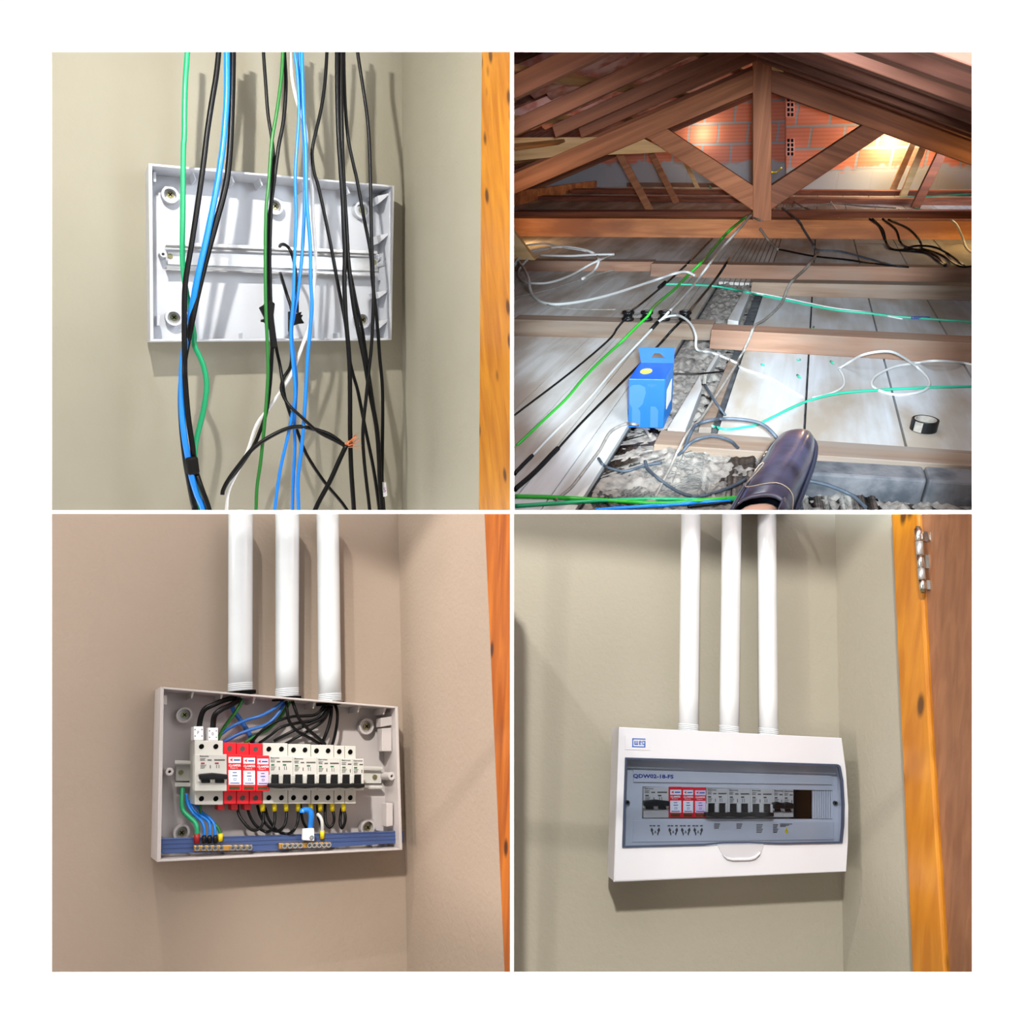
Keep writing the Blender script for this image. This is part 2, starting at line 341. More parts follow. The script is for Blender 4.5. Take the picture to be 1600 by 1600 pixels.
C = lambda s: [tuple(float(a) for a in p.split(',')) for p in s.split()]
H = .20
W1w = [
 ('teal', 4.2, .24, '293.5,40 293,77 289,141 288,212 286.6,230 285.8,312 285,395 287.5,433,.24 295,477,.21 303,521,.2 304,540,.2 317,569,.2 323,603,.2 317,645,.2 307,686,.21 304,716,.22 304,745,.2 309,770,.19 313,798,.19', 'sea green cable, leftmost of all the hanging cables, bowing out below the box'),
 ('blk', 4.2, .27, '344,40 342,77 338,117 330,165 323,212 318,255 310,312 299,384 289.4,444 288,505 288.6,560 289,589,.25 294,650,.25 301,698,.25 304,728,.24 313.4,759 327,798', 'thick black cable crossing from the second position over the sea green one'),
 ('blue', 4.8, .25, '355,40 354.5,77 354.5,141 352,189 347.4,236 338,296 323.8,367 310,428 300.4,477,.24 291,527,.23 284.5,577,.23 284,637,.24 288,681,.25 294,716,.25 300,747,.26 308.5,774,.26 318,798,.26', 'thick blue cable between the two heavy black cables on the left'),
 ('blk', 4.8, .24, '364,40 364,77 363,141 360.5,212 356,270 348,310 337.5,348 321,409 307.3,466 297.6,513 289,555,.21 283.5,601,.21 283.5,650,.22 289,710,.23 295,747,.22 302,784,.21 305,798,.21', 'thick black cable right of the thick blue one, curving to the lower left'),
 ('blk', 2.7, .21, '411,40 411.5,77 415,129 418.6,177 424.6,217 427.5,246 426,275 423,320 419,350 418,395 420,464 425,495,.19 431,540,.19 437.7,572,.19 441.3,596 445,620 454.7,650 464.5,674 479,710 506,752 543,798', 'thin black cable passing under the dark green one, ending at the lower right'),
 ('green', 2.7, .25, '443,40 442,77 440,117 433,172 424.6,222 420,285 415.9,326 414.5,395 415.3,477 418.6,560 418,601 413.3,662 407,723 401.6,760 400,798', 'dark green cable hanging down the middle of the box'),
 ('blk', 3.0, .22, '444,40 444,77 446.7,129 443.6,184 435,231 428,285 423.5,326 421.5,395 422.5,464 426,519 425.5,540 421.8,601 415.7,645 406,674 395,699 372,733 353,757 347.5,771', 'black cable behind the dark green one, sweeping down left to the loop'),
 ('blk', 3.4, .26, '347.5,773 349,765 358,748 372,729 393,703 415.7,686 445,671 469,666.7 498.6,673 520,682 539,697', 'black cable arching over from the lower left loop to the bare copper'),
 ('white', 2.8, .205, '454,40 453.8,77 456,117 461.4,148 468,170,.2 476.8,198,.2 481,236,.2 487.4,285 489,340 493,395 492,428 488.8,464 484.6,505 472,541 457,581 442.5,606 420.6,637 401,664,.2 386.5,706,.2 371.9,735,.2 357,767,.2 354,798,.2', 'white cable running behind the blue ones and down to the lower left'),
 ('blue', 2.6, .25, '458,40 460,77 465,117 467.3,165 466,203 461.4,272 462.6,340 460,409 458.5,464 454.4,519,.25 457,560,.25 461.5,613,.25 457,645,.25 449.9,681 437.7,735 429,798', 'thin blue cable, left of the three, ending furthest left at the bottom'),
 ('blue', 2.7, .235, '466,40 467.3,77 469.7,117 473.3,177 475.7,236 476,299 474.5,354 471,409 465.4,458 459,494 455.5,520,.22 459.5,560,.22 463,600,.22 460,662,.23 460.8,698,.23 458.4,747 456.7,798', 'blue cable in the middle of the three thin blue ones'),
 ('blue', 2.9, .26, '471.5,40 471.5,77 474.5,177 478,236 479,312 484.6,381 485.5,436 487.4,477 484.6,513 480.5,560 479,589 475.4,650 470.6,706 465.7,747 466.5,798', 'blue cable, right of the three, in front of the rail'),
 ('blk', 2.5, .17, '437,385,.08 440,382,.12 446,383,.15 453,390 458.5,406 462,428 464,464 464.5,488,.15', 'short black cable end hooking over the middle of the steel rail'),
 ('blk', 2.6, .16, '438,427,.05 442,440,.1 447.5,458,.15 455.8,486,.17 453,513,.2 455.8,545,.2 454,572,.2 442.5,592,.2 440,611,.22 449.9,631,.25 469.4,650,.27 496,674,.27 520,687,.27 539,697,.27', 'black cable from behind the rail running down to the bare copper end'),
 ('blk', 3.8, .27, '541,696 533,713 514.4,754 492,798', 'heavy black cable from the bare copper down to the left'),
 ('blk', 2.7, .22, '512,40 511,77 507.7,129 501.8,170 491,217 487.5,241 491,270 497,290 508,340 519,395 530,455 539.6,505 546,560 553,590,.22 559.5,613,.22 571.7,674,.22 584,735,.22 593,798,.22', 'black cable with a kink above the box, crossing to the right'),
 ('blk', 3.6, .25, '526,40 526.7,77 527,141 529,212 532,260 535.5,310 537,354 539,395 538,439 540,491 544.5,545 546.5,580 547,640 547,674 548.6,730 553,798', 'black cable of the thick straight pair, the one running straight to the bottom'),
 ('blk', 3.6, .245, '533.5,40 533.5,77 533,141 534,212 536.5,284 541,354 543.5,400 549,450 554.8,491 563,532 570,565 578,613 588,665 592,711 594,759 597,798', 'black cable of the thick straight pair, the one bending to the right'),
 ('blk', 2.7, .22, '537,40 537,77 538.6,148 543.3,212 551.7,255 557.5,280 568.5,340 579,395 581.5,436 586.4,477 590.5,519 593.5,560 597.3,601 598,650 597.3,711 597,760 600,798', 'black cable splitting from the thick pair and bearing the paper tag'),
 ('blk', 2.7, .26, '557,40 558.3,77 566,129 574,184 577.8,241 579.5,326 581,384 583.6,450 582.3,505 580,545 576.6,577 571.7,625 567,674 569.3,723 577.8,798', 'black cable furthest right at the top of the box'),
 ('blk', 2.6, .2, '541,380,.22 542,400 551,445 557.5,478 566,515 572,555 581.5,620 590,676 596,730 599,798', 'thin black cable emerging from behind the thick pair over the rail'),
]
wobj = []
for c, r, h, s, lb in W1w: wobj.append(wire(W1, C(s), h, r, 'hanging_cable', c, lb, group='hanging cables in front of the open box'))
# copper strands on the cable from behind the rail
for k in range(16):
    a = random.uniform(-.5, .5)*(1 if k < 10 else 2.4); L = random.uniform(14, 30) if k < 12 else random.uniform(18, 36)
    a = -.45+a*.55
    P = [W1.p(538+random.uniform(-1, 1), 697+random.uniform(-3, 3), .27+random.uniform(-.004, .004))]
    for q in (.4, .8, 1): P.append(W1.p(538+math.cos(a)*L*q+random.uniform(-1.5, 1.5), 697+math.sin(a)*L*q+random.uniform(-2.5, 2.5), .27+random.uniform(-.01, .01)))
    MB().tube(spline(P, 3), .0013 if k < 12 else .0007, 5).build('copper_strand', M['copper'], wobj[13])
# tapes and tag
def tapewrap(W, pts, h, rpx, label, nm='electrical_tape', mt='tape', cat='tape'):
    P = spline([W.p(x, y, h) for x, y in pts], 3); o = MB().tube(P, [rpx*p.y/F for p in P], 10).build(nm, M[mt]); tag(o, label, cat); return o
o = MB(); P = [W1.p(299, 715, .235), W1.p(300, 728, .235), W1.p(303.5, 742, .23)]
tp = MB()
for p0, p1 in zip(P, P[1:]): pass
tp.prism([W1.p(289.5, 716, .27), W1.p(309.5, 713, .27), W1.p(313, 741, .27), W1.p(294, 744, .27)], W1.m*.06); tag(tp.build('electrical_tape', M['tape'], None, .008, seg=3), 'black tape wrapped round the left bundle of cables below the box', 'tape')
ta = MB()
for poly, h in (([(406, 480), (413, 476), (417, 470), (424, 470), (430, 474), (428, 492), (430, 515), (434, 541), (430, 545), (424, 541), (422, 515), (414, 503), (409, 503), (409, 499), (415, 498)], .235),
                ([(452, 486), (463, 490), (472, 487), (470, 492), (474, 492), (471, 497), (476, 505), (467, 506), (456, 510), (452, 518)], .19)):
    o = MB().prism([W1.p(x, y, h) for x, y in poly], W1.m*.02)
    tag(o.build('electrical_tape', M['tape'], None, .003), 'frayed black tape on the middle cables, '+('left by the dark green cable' if h > .2 else 'small torn piece behind the thin blue cables'), 'tape')
tg = thing('cable_tag', 'white paper tag with purple numbers on a black cable at lower right', 'tag', W1.p(598, 775, .23))
P = [W1.p(597, 753, .22), W1.p(598, 764, .22), W1.p(599, 775, .22)]
MB().tube(P, [6.2*p.y/F for p in P], 14).build('sleeve', M['label'], tg)
M['purple'] = mat('purple_ink', srgb(150, 80, 160), .6)
text(W1, '05', 593.5, 769, 10, .2355, 'purple', tg, 'numbers')

# ------------------------------------------------------------------ ROOM 3: wired box with breakers
W3 = Wall(40, 1190, 628, 1160, 1.5)
f3, nr3 = room_walls('lower_left', W3, [(622, 803), (637, 1524)], [(-60, 801.5), (622, 801.5), (640, 1680), (-60, 1680)],
                     [(622, 801.5), (799, 801.5), (799, 1680), (640, 1680)], 'w3')
struct(clipx(MB().prism([f3(756, 801.5, .012), f3(799.4, 801.5, .012), f3(799.4, 1560, .012), f3(789, 1560, .012)], -nr3*.012), -.0015, None, True).build('trim_2', M['frame3'], None, .003))
rim3 = [(251, 1073), (622, 1104), (629, 1328), (245, 1347)]
d3 = .07
B3, R3, I3 = board_base(W3, rim3, d3, .0045, 'open white distribution box full of breakers and wires on the warm beige wall', 'distribution box', [], [], [], [])
for x, y in ((288.5, 1117), (573, 1135), (284, 1301), (575, 1293)): screw_post(W3, x, y, .016, hb, 12, B3)
for x in (300, 345, 396, 490, 560, 600):
    y = 1073+31*(x-251)/371+2; o = MB(); qbox(o, W3, [(x, y), (x+5, y), (x, y+12), (x-1, y+12)], d3*.8, hb); o.build('rib', M['plastic'], B3)
for x in (296, 350, 395, 450, 520, 580):
    y = 1347-19*(x-245)/384-4; o = MB(); qbox(o, W3, [(x-3, y-14), (x-1, y-14), (x+3, y), (x+1, y)], d3*.5, hb); o.build('rib', M['plastic'], B3)
for q in ([(595, 1122), (618, 1118), (618, 1132), (595, 1136)], [(597, 1138), (612, 1137), (612, 1174), (597, 1174)], [(604, 1255), (614, 1255), (614, 1290), (604, 1292)]):
    o = MB(); qbox(o, W3, q, d3*.7, hb+.02); o.build('side_catch', M['plastic'], B3, .001)
o = MB(); qbox(o, W3, rect(255, 1086, 261, 1101), d3*.7, hb+.03); o.build('latch', M['plastic'], B3, .001)
for x, y, hh in ((265, 1206, .045), (612.5, 1213, .055)):
    o = MB(); cyl(o, W3, x, y, 6, hh, hb, 20, 0, 2); o.build('cover_screw_post', M['plastic'], B3, .001)
for i, (x, y, w) in enumerate(((376, 1080, 34), (448, 1089, 34), (516, 1097, 36))):
    o = MB(); c = W3.p(x, y, d3*.6); up = (W3.p(x, y-10, d3*.6)-c).normalized(); o.lathe(c-up*.006, up, [(0, .001), (0, .027), (.006, .027), (.006, .019)], 24, 0, False); o.build('conduit_gland', M['dark'], B3)
rl = thing('mounting_rail', 'white steel rail carrying the breakers, its ends showing left and right', 'rail', W3.p(270, 1220, 0))
o = MB(); qbox(o, W3, [(275, 1196), (596, 1204), (596, 1224), (275, 1220)], .014, hb+.0005)
qbox(o, W3, [(273, 1188), (598, 1198), (598, 1202), (273, 1193)], .026, .023); qbox(o, W3, [(273, 1192), (598, 1201), (598, 1202), (273, 1193)], .026, .014)
qbox(o, W3, [(273, 1223), (598, 1227), (598, 1231), (273, 1229)], .026, .023); qbox(o, W3, [(273, 1223), (598, 1227), (598, 1228), (273, 1224)], .026, .014)
o.build('rail_profile', M['breaker'], rl, .0006)
for x, y in ((283, 1207), (586, 1214)):
    o = MB(); cyl(o, W3, x, y, 3.6, .017, .014, 12); o.build('rail_screw', M['zinc'], rl)
def conduit(W, top, bot, hc, wt, wb, label, cl=None, group='white conduits above the box'):
    T = thing('conduit', label, 'conduit', W.p(*bot, hc), group)
    P = [W.p(top[0]+(bot[0]-top[0])*k/6, top[1]+(bot[1]-top[1])*k/6, hc) for k in range(7)]
    R = [(wt+(wb-wt)*k/6)/2*p.y/F for k, p in enumerate(P)]
    MB().tube(P, R, 28).build('pipe', M['pvc'], T)
    ax = (P[0]-P[-1]).normalized(); r = R[-1]; o = MB()
    for k in range(4): o.lathe(P[-1]+ax*(.002+.0035*k), ax, [(0, r), (0, r*1.035), (.0018, r*1.035), (.0018, r)], 28, 0, False)
    o.build('thread', M['pvc'], T)
    if cl:
        o = MB(); o.lathe(P[-1]-ax*.004, ax, [(0, r*.8), (0, r*cl), (.0045, r*cl), (.0045, r*.8)], 16, 0, False); o.build('lock_nut', M['metal'], T, .0006)
    return T
conduit(W3, (376, 801.8), (375.5, 1080), .038, 36, 36, 'white pipe, leftmost of three above the open wired box', 1.12)
conduit(W3, (449, 801.8), (448.5, 1088), .038, 36, 35, 'white pipe, middle of three above the open wired box', 1.12)
conduit(W3, (512, 801.8), (515.5, 1096), .038, 34, 35, 'white pipe, right of three above the open wired box', 1.12)

def breaker(W, x0, x1, yt, yb, xs0, xs1, ms, poles, hs, label, group, colour='breaker', lever='down', red=False, terminals=True, base=.014):
    """x0,x1 px of the terminal face; ms = (top, lever top, lever bottom, bottom) px of the raised middle; hs = heights"""
    ht, hm = hs; T = thing('surge_protector' if red else 'circuit_breaker', label, 'surge protector' if red else 'circuit breaker', W.p((x0+x1)/2, yb, base), group)
    M_ = M[colour]
    if terminals:
        o = MB(); qbox(o, W, [(x0+.3, yt), (x1-.3, yt+.3), (x1-.3, yb), (x0+.3, yb)], ht, base+.001); o.build('housing', M_, T, .0012)
        pw = (x1-x0)/poles
        for k in range(poles):
            for y in (yt+9.5, yb-9.5):
                o = MB(); cx = x0+pw*(k+.48); cyl(o, W, cx, y, 4.4, ht+.0006, ht-.002, 16, 0, 3.9)
                cyl(o, W, cx, y, 4.0, ht+.0003, ht-.002, 14, 1); o.build('terminal_screw', [M_, M['dark'] if not red else M['ink']], T)
    o = MB(); qbox(o, W, [(xs0, ms[0]), (xs1, ms[0]), (xs1, ms[3]), (xs0, ms[3])], hm, (ht if terminals else base+.001)); f = o.build('front', M_, T, .001)
    return T, f
def breaker_face(W, T, xs0, xs1, ms, poles, hm, up=False, flag='gink'):
    pw = (xs1-xs0)/poles
    # printed texts and bars
    y = ms[0]
    text(W, 'Eletromec', xs0+1.5, y+4.2, 3.4, hm+.0004, 'ink', T, 'lettering', bold=.03)
    o = MB()
    for k, (a, b, yy, hh) in enumerate(((.1, .5, 6.2, .7), (.1, .42, 7.8, .7), (.1, .46, 9.3, .7), (.62, .92, 8.2, 1.8))):
        qbox(o, W, rect(xs0+pw*a, y+yy, xs0+pw*b, y+yy+hh), hm+.0004, hm)
    for k in range(4): qbox(o, W, rect(xs0+pw*.12, y+16.5+k*1.7, xs0+pw*(.55-.05*k), y+17.1+k*1.7), hm+.0004, hm)
    qbox(o, W, rect(xs0+pw*.8, y+17, xs0+pw*.86, y+22), hm+.0004, hm)
    if poles > 1:
        qbox(o, W, rect(xs0+pw*1.1, y+8, xs0+pw*1.86, y+10), hm+.0004, hm)
        for dx in (.25, .42): qbox(o, W, rect(xs0+pw*(1+dx), y+16.5, xs0+pw*(1.04+dx), y+22), hm+.0004, hm)
    o.build('printed_text', M['ink'], T)
    for k in range(poles):
        o = MB(); qbox(o, W, rect(xs0+pw*(k+.15), y+13, xs0+pw*(k+.42), y+15.2), hm+.0005, hm); o.build('indicator_flag', M[flag], T)
    a, b = ms[1], ms[2]
    for k in range(poles):                     # dark well with the lever arm, pale arches between
        o = MB(); qbox(o, W, rect(xs0+pw*(k+.2), a, xs0+pw*(k+.82), b), hm+.003, hm); o.build('lever_arm', M['lever'], T, .001)
        o = MB(); qbox(o, W, rect(xs0+pw*(k+.0), a+1, xs0+pw*(k+.14), b-2), hm+.008, hm); qbox(o, W, rect(xs0+pw*(k+.84), a+1, xs0+pw*(k+1), b-2), hm+.008, hm); o.build('lever_guard', M['breaker'], T, .001)
    o = MB()
    if up: qbox(o, W, [(xs0+1, a-2.5), (xs0+pw*poles*.5, a-4.5), (xs1+2, a-2), (xs1+2, a+5.5), (xs0+1, a+6)], hm+.013, hm+.001)
    else: qbox(o, W, [(xs0-1, b-7), (xs1+2, b-6), (xs1+2, b), (xs0+pw*poles*.5, b+1.5), (xs0-1, b)], hm+.013, hm+.001)
    o.build('lever', M['lever'], T, .002)
def surge_face(W, T, xs0, xs1, ms, hm, lab, scale=1.0):
    pw = xs1-xs0; y = ms[0]; q = (ms[3]-ms[0])/54
    o = MB(); qbox(o, W, rect(xs0+pw*.1, y+4*q, xs1-pw*.05, y+13*q), hm+.0006, hm); o.build('logo_label', M['label' if lab == 0 else 'pink'], T)
    o = MB(); qbox(o, W, [(xs0+pw*.16, y+8.3*q), (xs0+pw*.36, y+5.8*q), (xs0+pw*.36, y+10.8*q)], hm+.0009, hm+.0006); o.build('logo_mark', M['rink'], T)
    o = MB(); qbox(o, W, rect(xs0+pw*.45, y+7.5*q, xs0+pw*.88, y+9.6*q), hm+.0009, hm+.0006); o.build('logo_bar', M['bink'], T)
    text(W, 'CLAMPER', xs0+pw*.11, y+18*q, 4.2*q, hm+.0005, 'label', T, 'lettering', sx=1.0, bold=.03)
    text(W, 'Front C', xs0+pw*.22, y+21.4*q, 3.4*q, hm+.0005, 'label', T, 'lettering')
    o = MB(); qbox(o, W, rect(xs0+pw*.1, y+23.5*q, xs1-pw*.05, y+45*q), hm+.0006, hm); o.build('rating_label', M['label' if lab == 0 else 'pink'], T)
    o = MB()
    for a, b, yy, hh in ((.38, .65, 26.5, 1.2), (.36, .7, 31, 1.4), (.2, .85, 42, 1.4)): qbox(o, W, rect(xs0+pw*a, y+yy*q, xs0+pw*b, y+(yy+hh)*q), hm+.0009, hm+.0006)
    for a, b, yy, hh in ((.45, .63, 35.5, .5), (.45, .63, 38.5, .5), (.45, .48, 35.5, 3.4), (.6, .63, 35.5, 3.4)): qbox(o, W, rect(xs0+pw*a, y+yy*q, xs0+pw*b, y+(yy+hh)*q), hm+.0009, hm+.0006)
    o.build('printed_text', M['bink'], T)
    o = MB(); qbox(o, W, rect(xs0+pw*.14, y+47.5*q, xs1-pw*.14, y+52*q), hm+.0006, hm); o.build('status_window', M['olive'], T)
hs = (.066, .088)
T, _ = breaker(W3, 304, 349, 1157, 1257.5, 304.7, 354.5, (1178.5, 1208, 1223.5, 1236), 2, hs, 'large two-pole breaker with raised black lever, left end of the row in the open box', 'breakers in the open box')
breaker_face(W3, T, 310.5, 354.5, (1178.5, 1212, 1223.5, 1236), 2, hs[1], True, 'dred')
sx = [349, 369.5, 389.5, 410.3]; sm = [(354.9, 377.8), (378.2, 399.6), (400, 420.5)]
lbs = ['first', 'middle', 'last']
for k in range(3):
    T, _ = breaker(W3, sx[k], sx[k+1], 1160+k*.6, 1256.5, sm[k][0], sm[k][1], (1178.5+k, 0, 0, 1236), 1, hs,
        ['red surge protector touching the large two-pole breaker in the open box', 'red surge protector in the middle of the three in the open box', 'red surge protector with a pinkish label in the open box'][k], 'red surge protectors in the open box', 'red', red=True)
    surge_face(W3, T, sm[k][0], sm[k][1], (1178.5+k*1.4, 0, 0, 1235.5), hs[1], 0 if k < 2 else 1)
    o = MB(); qbox(o, W3, rect(sx[k]-9+k*.5, 1256, sx[k]+2+k*.5, 1266), .045, .02); o.build('plug_foot', M['red'], T, .001)
prs = [(410.6, 450, 421, 458, 2, 'two-pole breaker next to the red protectors in the open box'), (450, 486, 458.2, 495.6, 2, 'second two-pole breaker from the red protectors in the open box'),
       (486, 522, 495.8, 532, 2, 'third two-pole breaker from the red protectors in the open box'), (522, 539, 532.2, 550.5, 1, 'single-pole breaker, last but one in the open box'), (539, 556.5, 550.7, 568.5, 1, 'single-pole breaker at the right end of the row in the open box')]
for a, b, c, e, n, lb in prs:
    yt = 1161+(a-410)*.035
    T, _ = breaker(W3, a, b, yt, 1256, c, e, (yt+20, 0, 0, 1235), n, hs, lb, 'breakers in the open box')
    breaker_face(W3, T, c, e, (yt+20, 1210, 1230.5, 1235), n, hs[1], False)
# entry connectors on the big breaker
for (x0, y0, x1, y1, lb) in ((303, 1135, 318, 1157, 'white cable connector block on top of the large breaker, left one'), (325.5, 1137, 341, 1157.5, 'white cable connector block on top of the large breaker, right one')):
    T = thing('cable_connector', lb, 'connector', W3.p((x0+x1)/2, y1, .05), 'white connector blocks')
    o = MB(); qbox(o, W3, rect(x0, y0, x1, y1), .066, .035); o.build('block', M['label'], T, .0015)
    for dx, dy in ((2, 5), (12.5, 5), (2, 15), (12.5, 15)):
        o = MB(); cyl(o, W3, x0+dx, y0+dy, .9, .0664, .065, 8); o.build('rivet', M['ink'], T)
    text(W3, 'F' if x0 < 310 else '0', x0+5, y0+12, 7, .0665, 'ink', T, 'hand_lettering')
w3 = [
 ('blk', 4.3, '368,1090,.035 350,1094,.05 333.8,1101,.06 320,1108,.06 314,1120,.055 311,1137,.05', 'thick black cable arching to the left connector block'),
 ('blk', 4.3, '374,1093,.04 360,1102,.055 345,1109,.065 335,1119,.065 332.5,1139,.05', 'thick black cable arching to the right connector block'),
 ('green', 2.8, '379,1092,.04 374,1103,.04 365.6,1116,.04 350,1137,.035 339,1158,.03', 'dark green wire running down behind the right connector block'),
 ('dblue', 3.6, '361,1100,.02 366,1112,.02 375,1124,.02 388,1144,.02 396,1161,.02', 'thick dull blue wire running diagonally down to the red protectors'),
 ('dblue', 2.6, '442,1096,.04 430,1106,.045 408.8,1118,.045 388,1124,.04 371,1131,.04 355,1140,.035 342,1150,.03', 'upper blue wire sweeping left from the middle pipe'),
 ('dblue', 2.7, '444,1098,.035 436,1113,.04 418,1131,.04 392,1140,.04 371,1148,.035 348,1160,.03', 'lower blue wire sweeping left from the middle pipe'),
 ('green', 2.6, '454,1096,.035 446,1108,.03 437,1122,.03 420,1139,.03 400,1149,.03 382,1161,.03', 'green wire crossing from the middle pipe to the red protectors'),
 ('blk', 2.4, '506,1103,.045 499,1112,.045 488,1118,.045 458,1119.5,.045 430,1128,.045 409,1142,.04 392,1161,.03', 'black wire running left under the right pipe, uppermost of the sweep'),
 ('blk', 2.4, '510,1104,.045 501,1118,.045 488,1126,.045 467.5,1129,.045 440,1136,.045 424,1148,.04 405,1161,.03', 'black wire from the right pipe, second of the leftward sweep'),
 ('blk', 2.4, '513,1104,.042 505,1121,.05 487,1130,.05 467.5,1138,.045 448,1147,.04 428,1158,.03', 'black wire from the right pipe, third of the leftward sweep'),
 ('blk', 2.4, '516,1104,.04 508,1122,.045 493.8,1135,.045 463.8,1152,.04 445,1163,.03', 'black wire from the right pipe, lowest of the leftward sweep'),
 ('blk', 2.8, '518,1103,.035 517,1118,.035 514,1133,.035 508,1150,.035 502,1163,.03', 'black wire dropping almost straight from the right pipe'),
 ('blk', 2.4, '524,1102,.035 527,1112,.04 526.6,1130,.04 523,1150,.035 519,1165,.03', 'rightmost black wire bowing out beneath the right pipe'),
 ('blk', 2.6, '457,1096,.05 462,1110,.055 468,1124,.055 485,1143,.05 497,1153,.04 508,1163,.03', 'black wire running right from the middle pipe across the others'),
 ('blk', 2.4, '447,1096,.045 449,1112,.05 452,1127,.05 464,1142,.045 482,1152,.04 499,1162,.03', 'black wire running right from the middle pipe, the lower one'),
 ('teal', 3.4, '285.5,1228,.02 284.5,1250,.03 286,1266,.035 296,1277,.045 304,1284,.05 307.5,1292,.055 307.5,1305,.055', 'bright green earth wire looping down left of the breakers'),
 ('blue', 2.3, '291,1240,.02 294,1258,.025 303,1272,.035 314,1282,.045 318.5,1292,.05 318.8,1307,.05', 'thin blue wire into the bar terminal beside the green earth wire'),
 ('blue', 2.3, '297,1250,.02 303,1266,.03 316,1276,.04 326,1284,.045 328,1293,.05 327.5,1307,.05', 'thin blue wire into the bar terminal, middle of three'),
 ('blue', 2.3, '304,1255,.02 316,1270,.03 328,1279,.04 334,1287,.045 336,1296,.05 336.5,1307,.05', 'thin blue wire into the bar terminal, right of three'),
 ('green', 2.3, '313,1257,.03 314,1270,.03 323,1279,.03 336,1288,.045 343,1298,.05 344.5,1307,.05', 'dark green wire with a yellow ferrule going to the left brass bar'),
 ('blk', 2.2, '371,1257,.04 373,1272,.045 382.5,1287,.055 394,1297,.06 405,1295,.06 411,1285,.055 411.6,1266,.05', 'black jumper loop hanging under the first white breaker, leftmost'),
 ('blk', 2.2, '386,1258,.04 390,1274,.04 400,1290,.045 416,1300,.05 426,1294,.06 429.4,1282,.055 429.4,1264,.05', 'black jumper loop, second from the left under the breakers'),
 ('blk', 2.2, '402,1258,.035 407,1275,.04 417,1289,.045 431,1299,.05 443,1292,.06 447.5,1278,.055 447.5,1264,.05', 'black jumper loop, third from the left under the breakers'),
 ('blk', 2.2, '414,1262,.035 420,1280,.04 432,1297,.045 449,1303,.05 460,1296,.06 465.5,1282,.055 466.2,1264,.05', 'widest black jumper loop under the breakers, fourth from the left'),
 ('blk', 2.2, '469,1256,.035 471,1272,.04 474,1285,.04 481,1296,.04 485,1300,.035', 'black wire dropping behind the blue hook'),
 ('blk', 2.2, '496,1258,.03 497,1275,.035 502,1290,.035 505,1298,.035', 'black wire dropping behind the short white wire'),
 ('blk', 2.2, '508,1256,.04 508,1272,.045 509,1285,.05 515,1293,.055 521,1286,.055 522,1276,.055 519.5,1264,.05', 'black jumper loop, last but one on the right'),
 ('blk', 2.4, '534,1262,.04 532,1275,.04 531.5,1286,.045 534.5,1294,.05 538.5,1286,.055 539.5,1276,.055 537.3,1264,.05', 'narrow black jumper loop at the right end'),
 ('blue', 4.3, '472,1270,.075 473,1266.5,.075 479,1265,.075 484,1267,.075 486.5,1273,.075 486,1284,.07 484.5,1296,.06', 'thick bright blue hook of wire into the white terminal block'),
 ('white', 2.6, '496,1272,.06 500,1276,.065 503,1283,.065 503.5,1292,.06 503.5,1300,.055', 'short white wire with a yellow ferrule above the right brass bar'),
]
for c, r, s, lb in w3: wire(W3, C(s), .04, r, 'wire', c, lb, 'wire', group='wires inside the open box')
for i, x in enumerate((410.5, 429, 447.3, 466, 486, 500.5, 519.3, 537)):
    T = MB(); P = [W3.p(x-.6, 1253, .055), W3.p(x, 1267, .052)]; T.tube(P, [3.6*p.y/F for p in P], 12)
    tag(T.build('yellow_ferrule', M['yellow']), ['yellow wire ferrule under the breakers, leftmost of the row', 'yellow wire ferrule, second from the left under the breakers', 'yellow wire ferrule, third from the left under the breakers', 'yellow wire ferrule, fourth from the left under the breakers', 'yellow wire ferrule above the thick blue hook', 'yellow wire ferrule right of the blue hook', 'yellow wire ferrule, last but one in the row', 'yellow wire ferrule at the right end of the row'][i], 'ferrule', 'yellow ferrules under the breakers')
for x, y0, y1, r, m_, lb in ((307.5, 1303, 1317, 4.2, 'dred', 'dark red ferrule on the bright green earth wire'), (318.8, 1306, 1317, 3.2, 'lever', 'black ferrule on the blue wire nearest the green one'), (327.3, 1306, 1317, 3.2, 'lever', 'black ferrule on the middle blue wire'), (336.4, 1306, 1317, 3.2, 'lever', 'black ferrule on the right blue wire'), (344.5, 1303, 1314, 3.6, 'yellow', 'yellow ferrule on the dark green wire at the left brass bar'), (503.5, 1298, 1310, 3.4, 'yellow', 'orange yellow ferrule on the short white wire')):
    P = [W3.p(x, y0, .056), W3.p(x, y1, .054)]; tag(MB().tube(P, [r*p.y/F for p in P], 12).build('wire_ferrule', M[m_]), lb, 'ferrule')
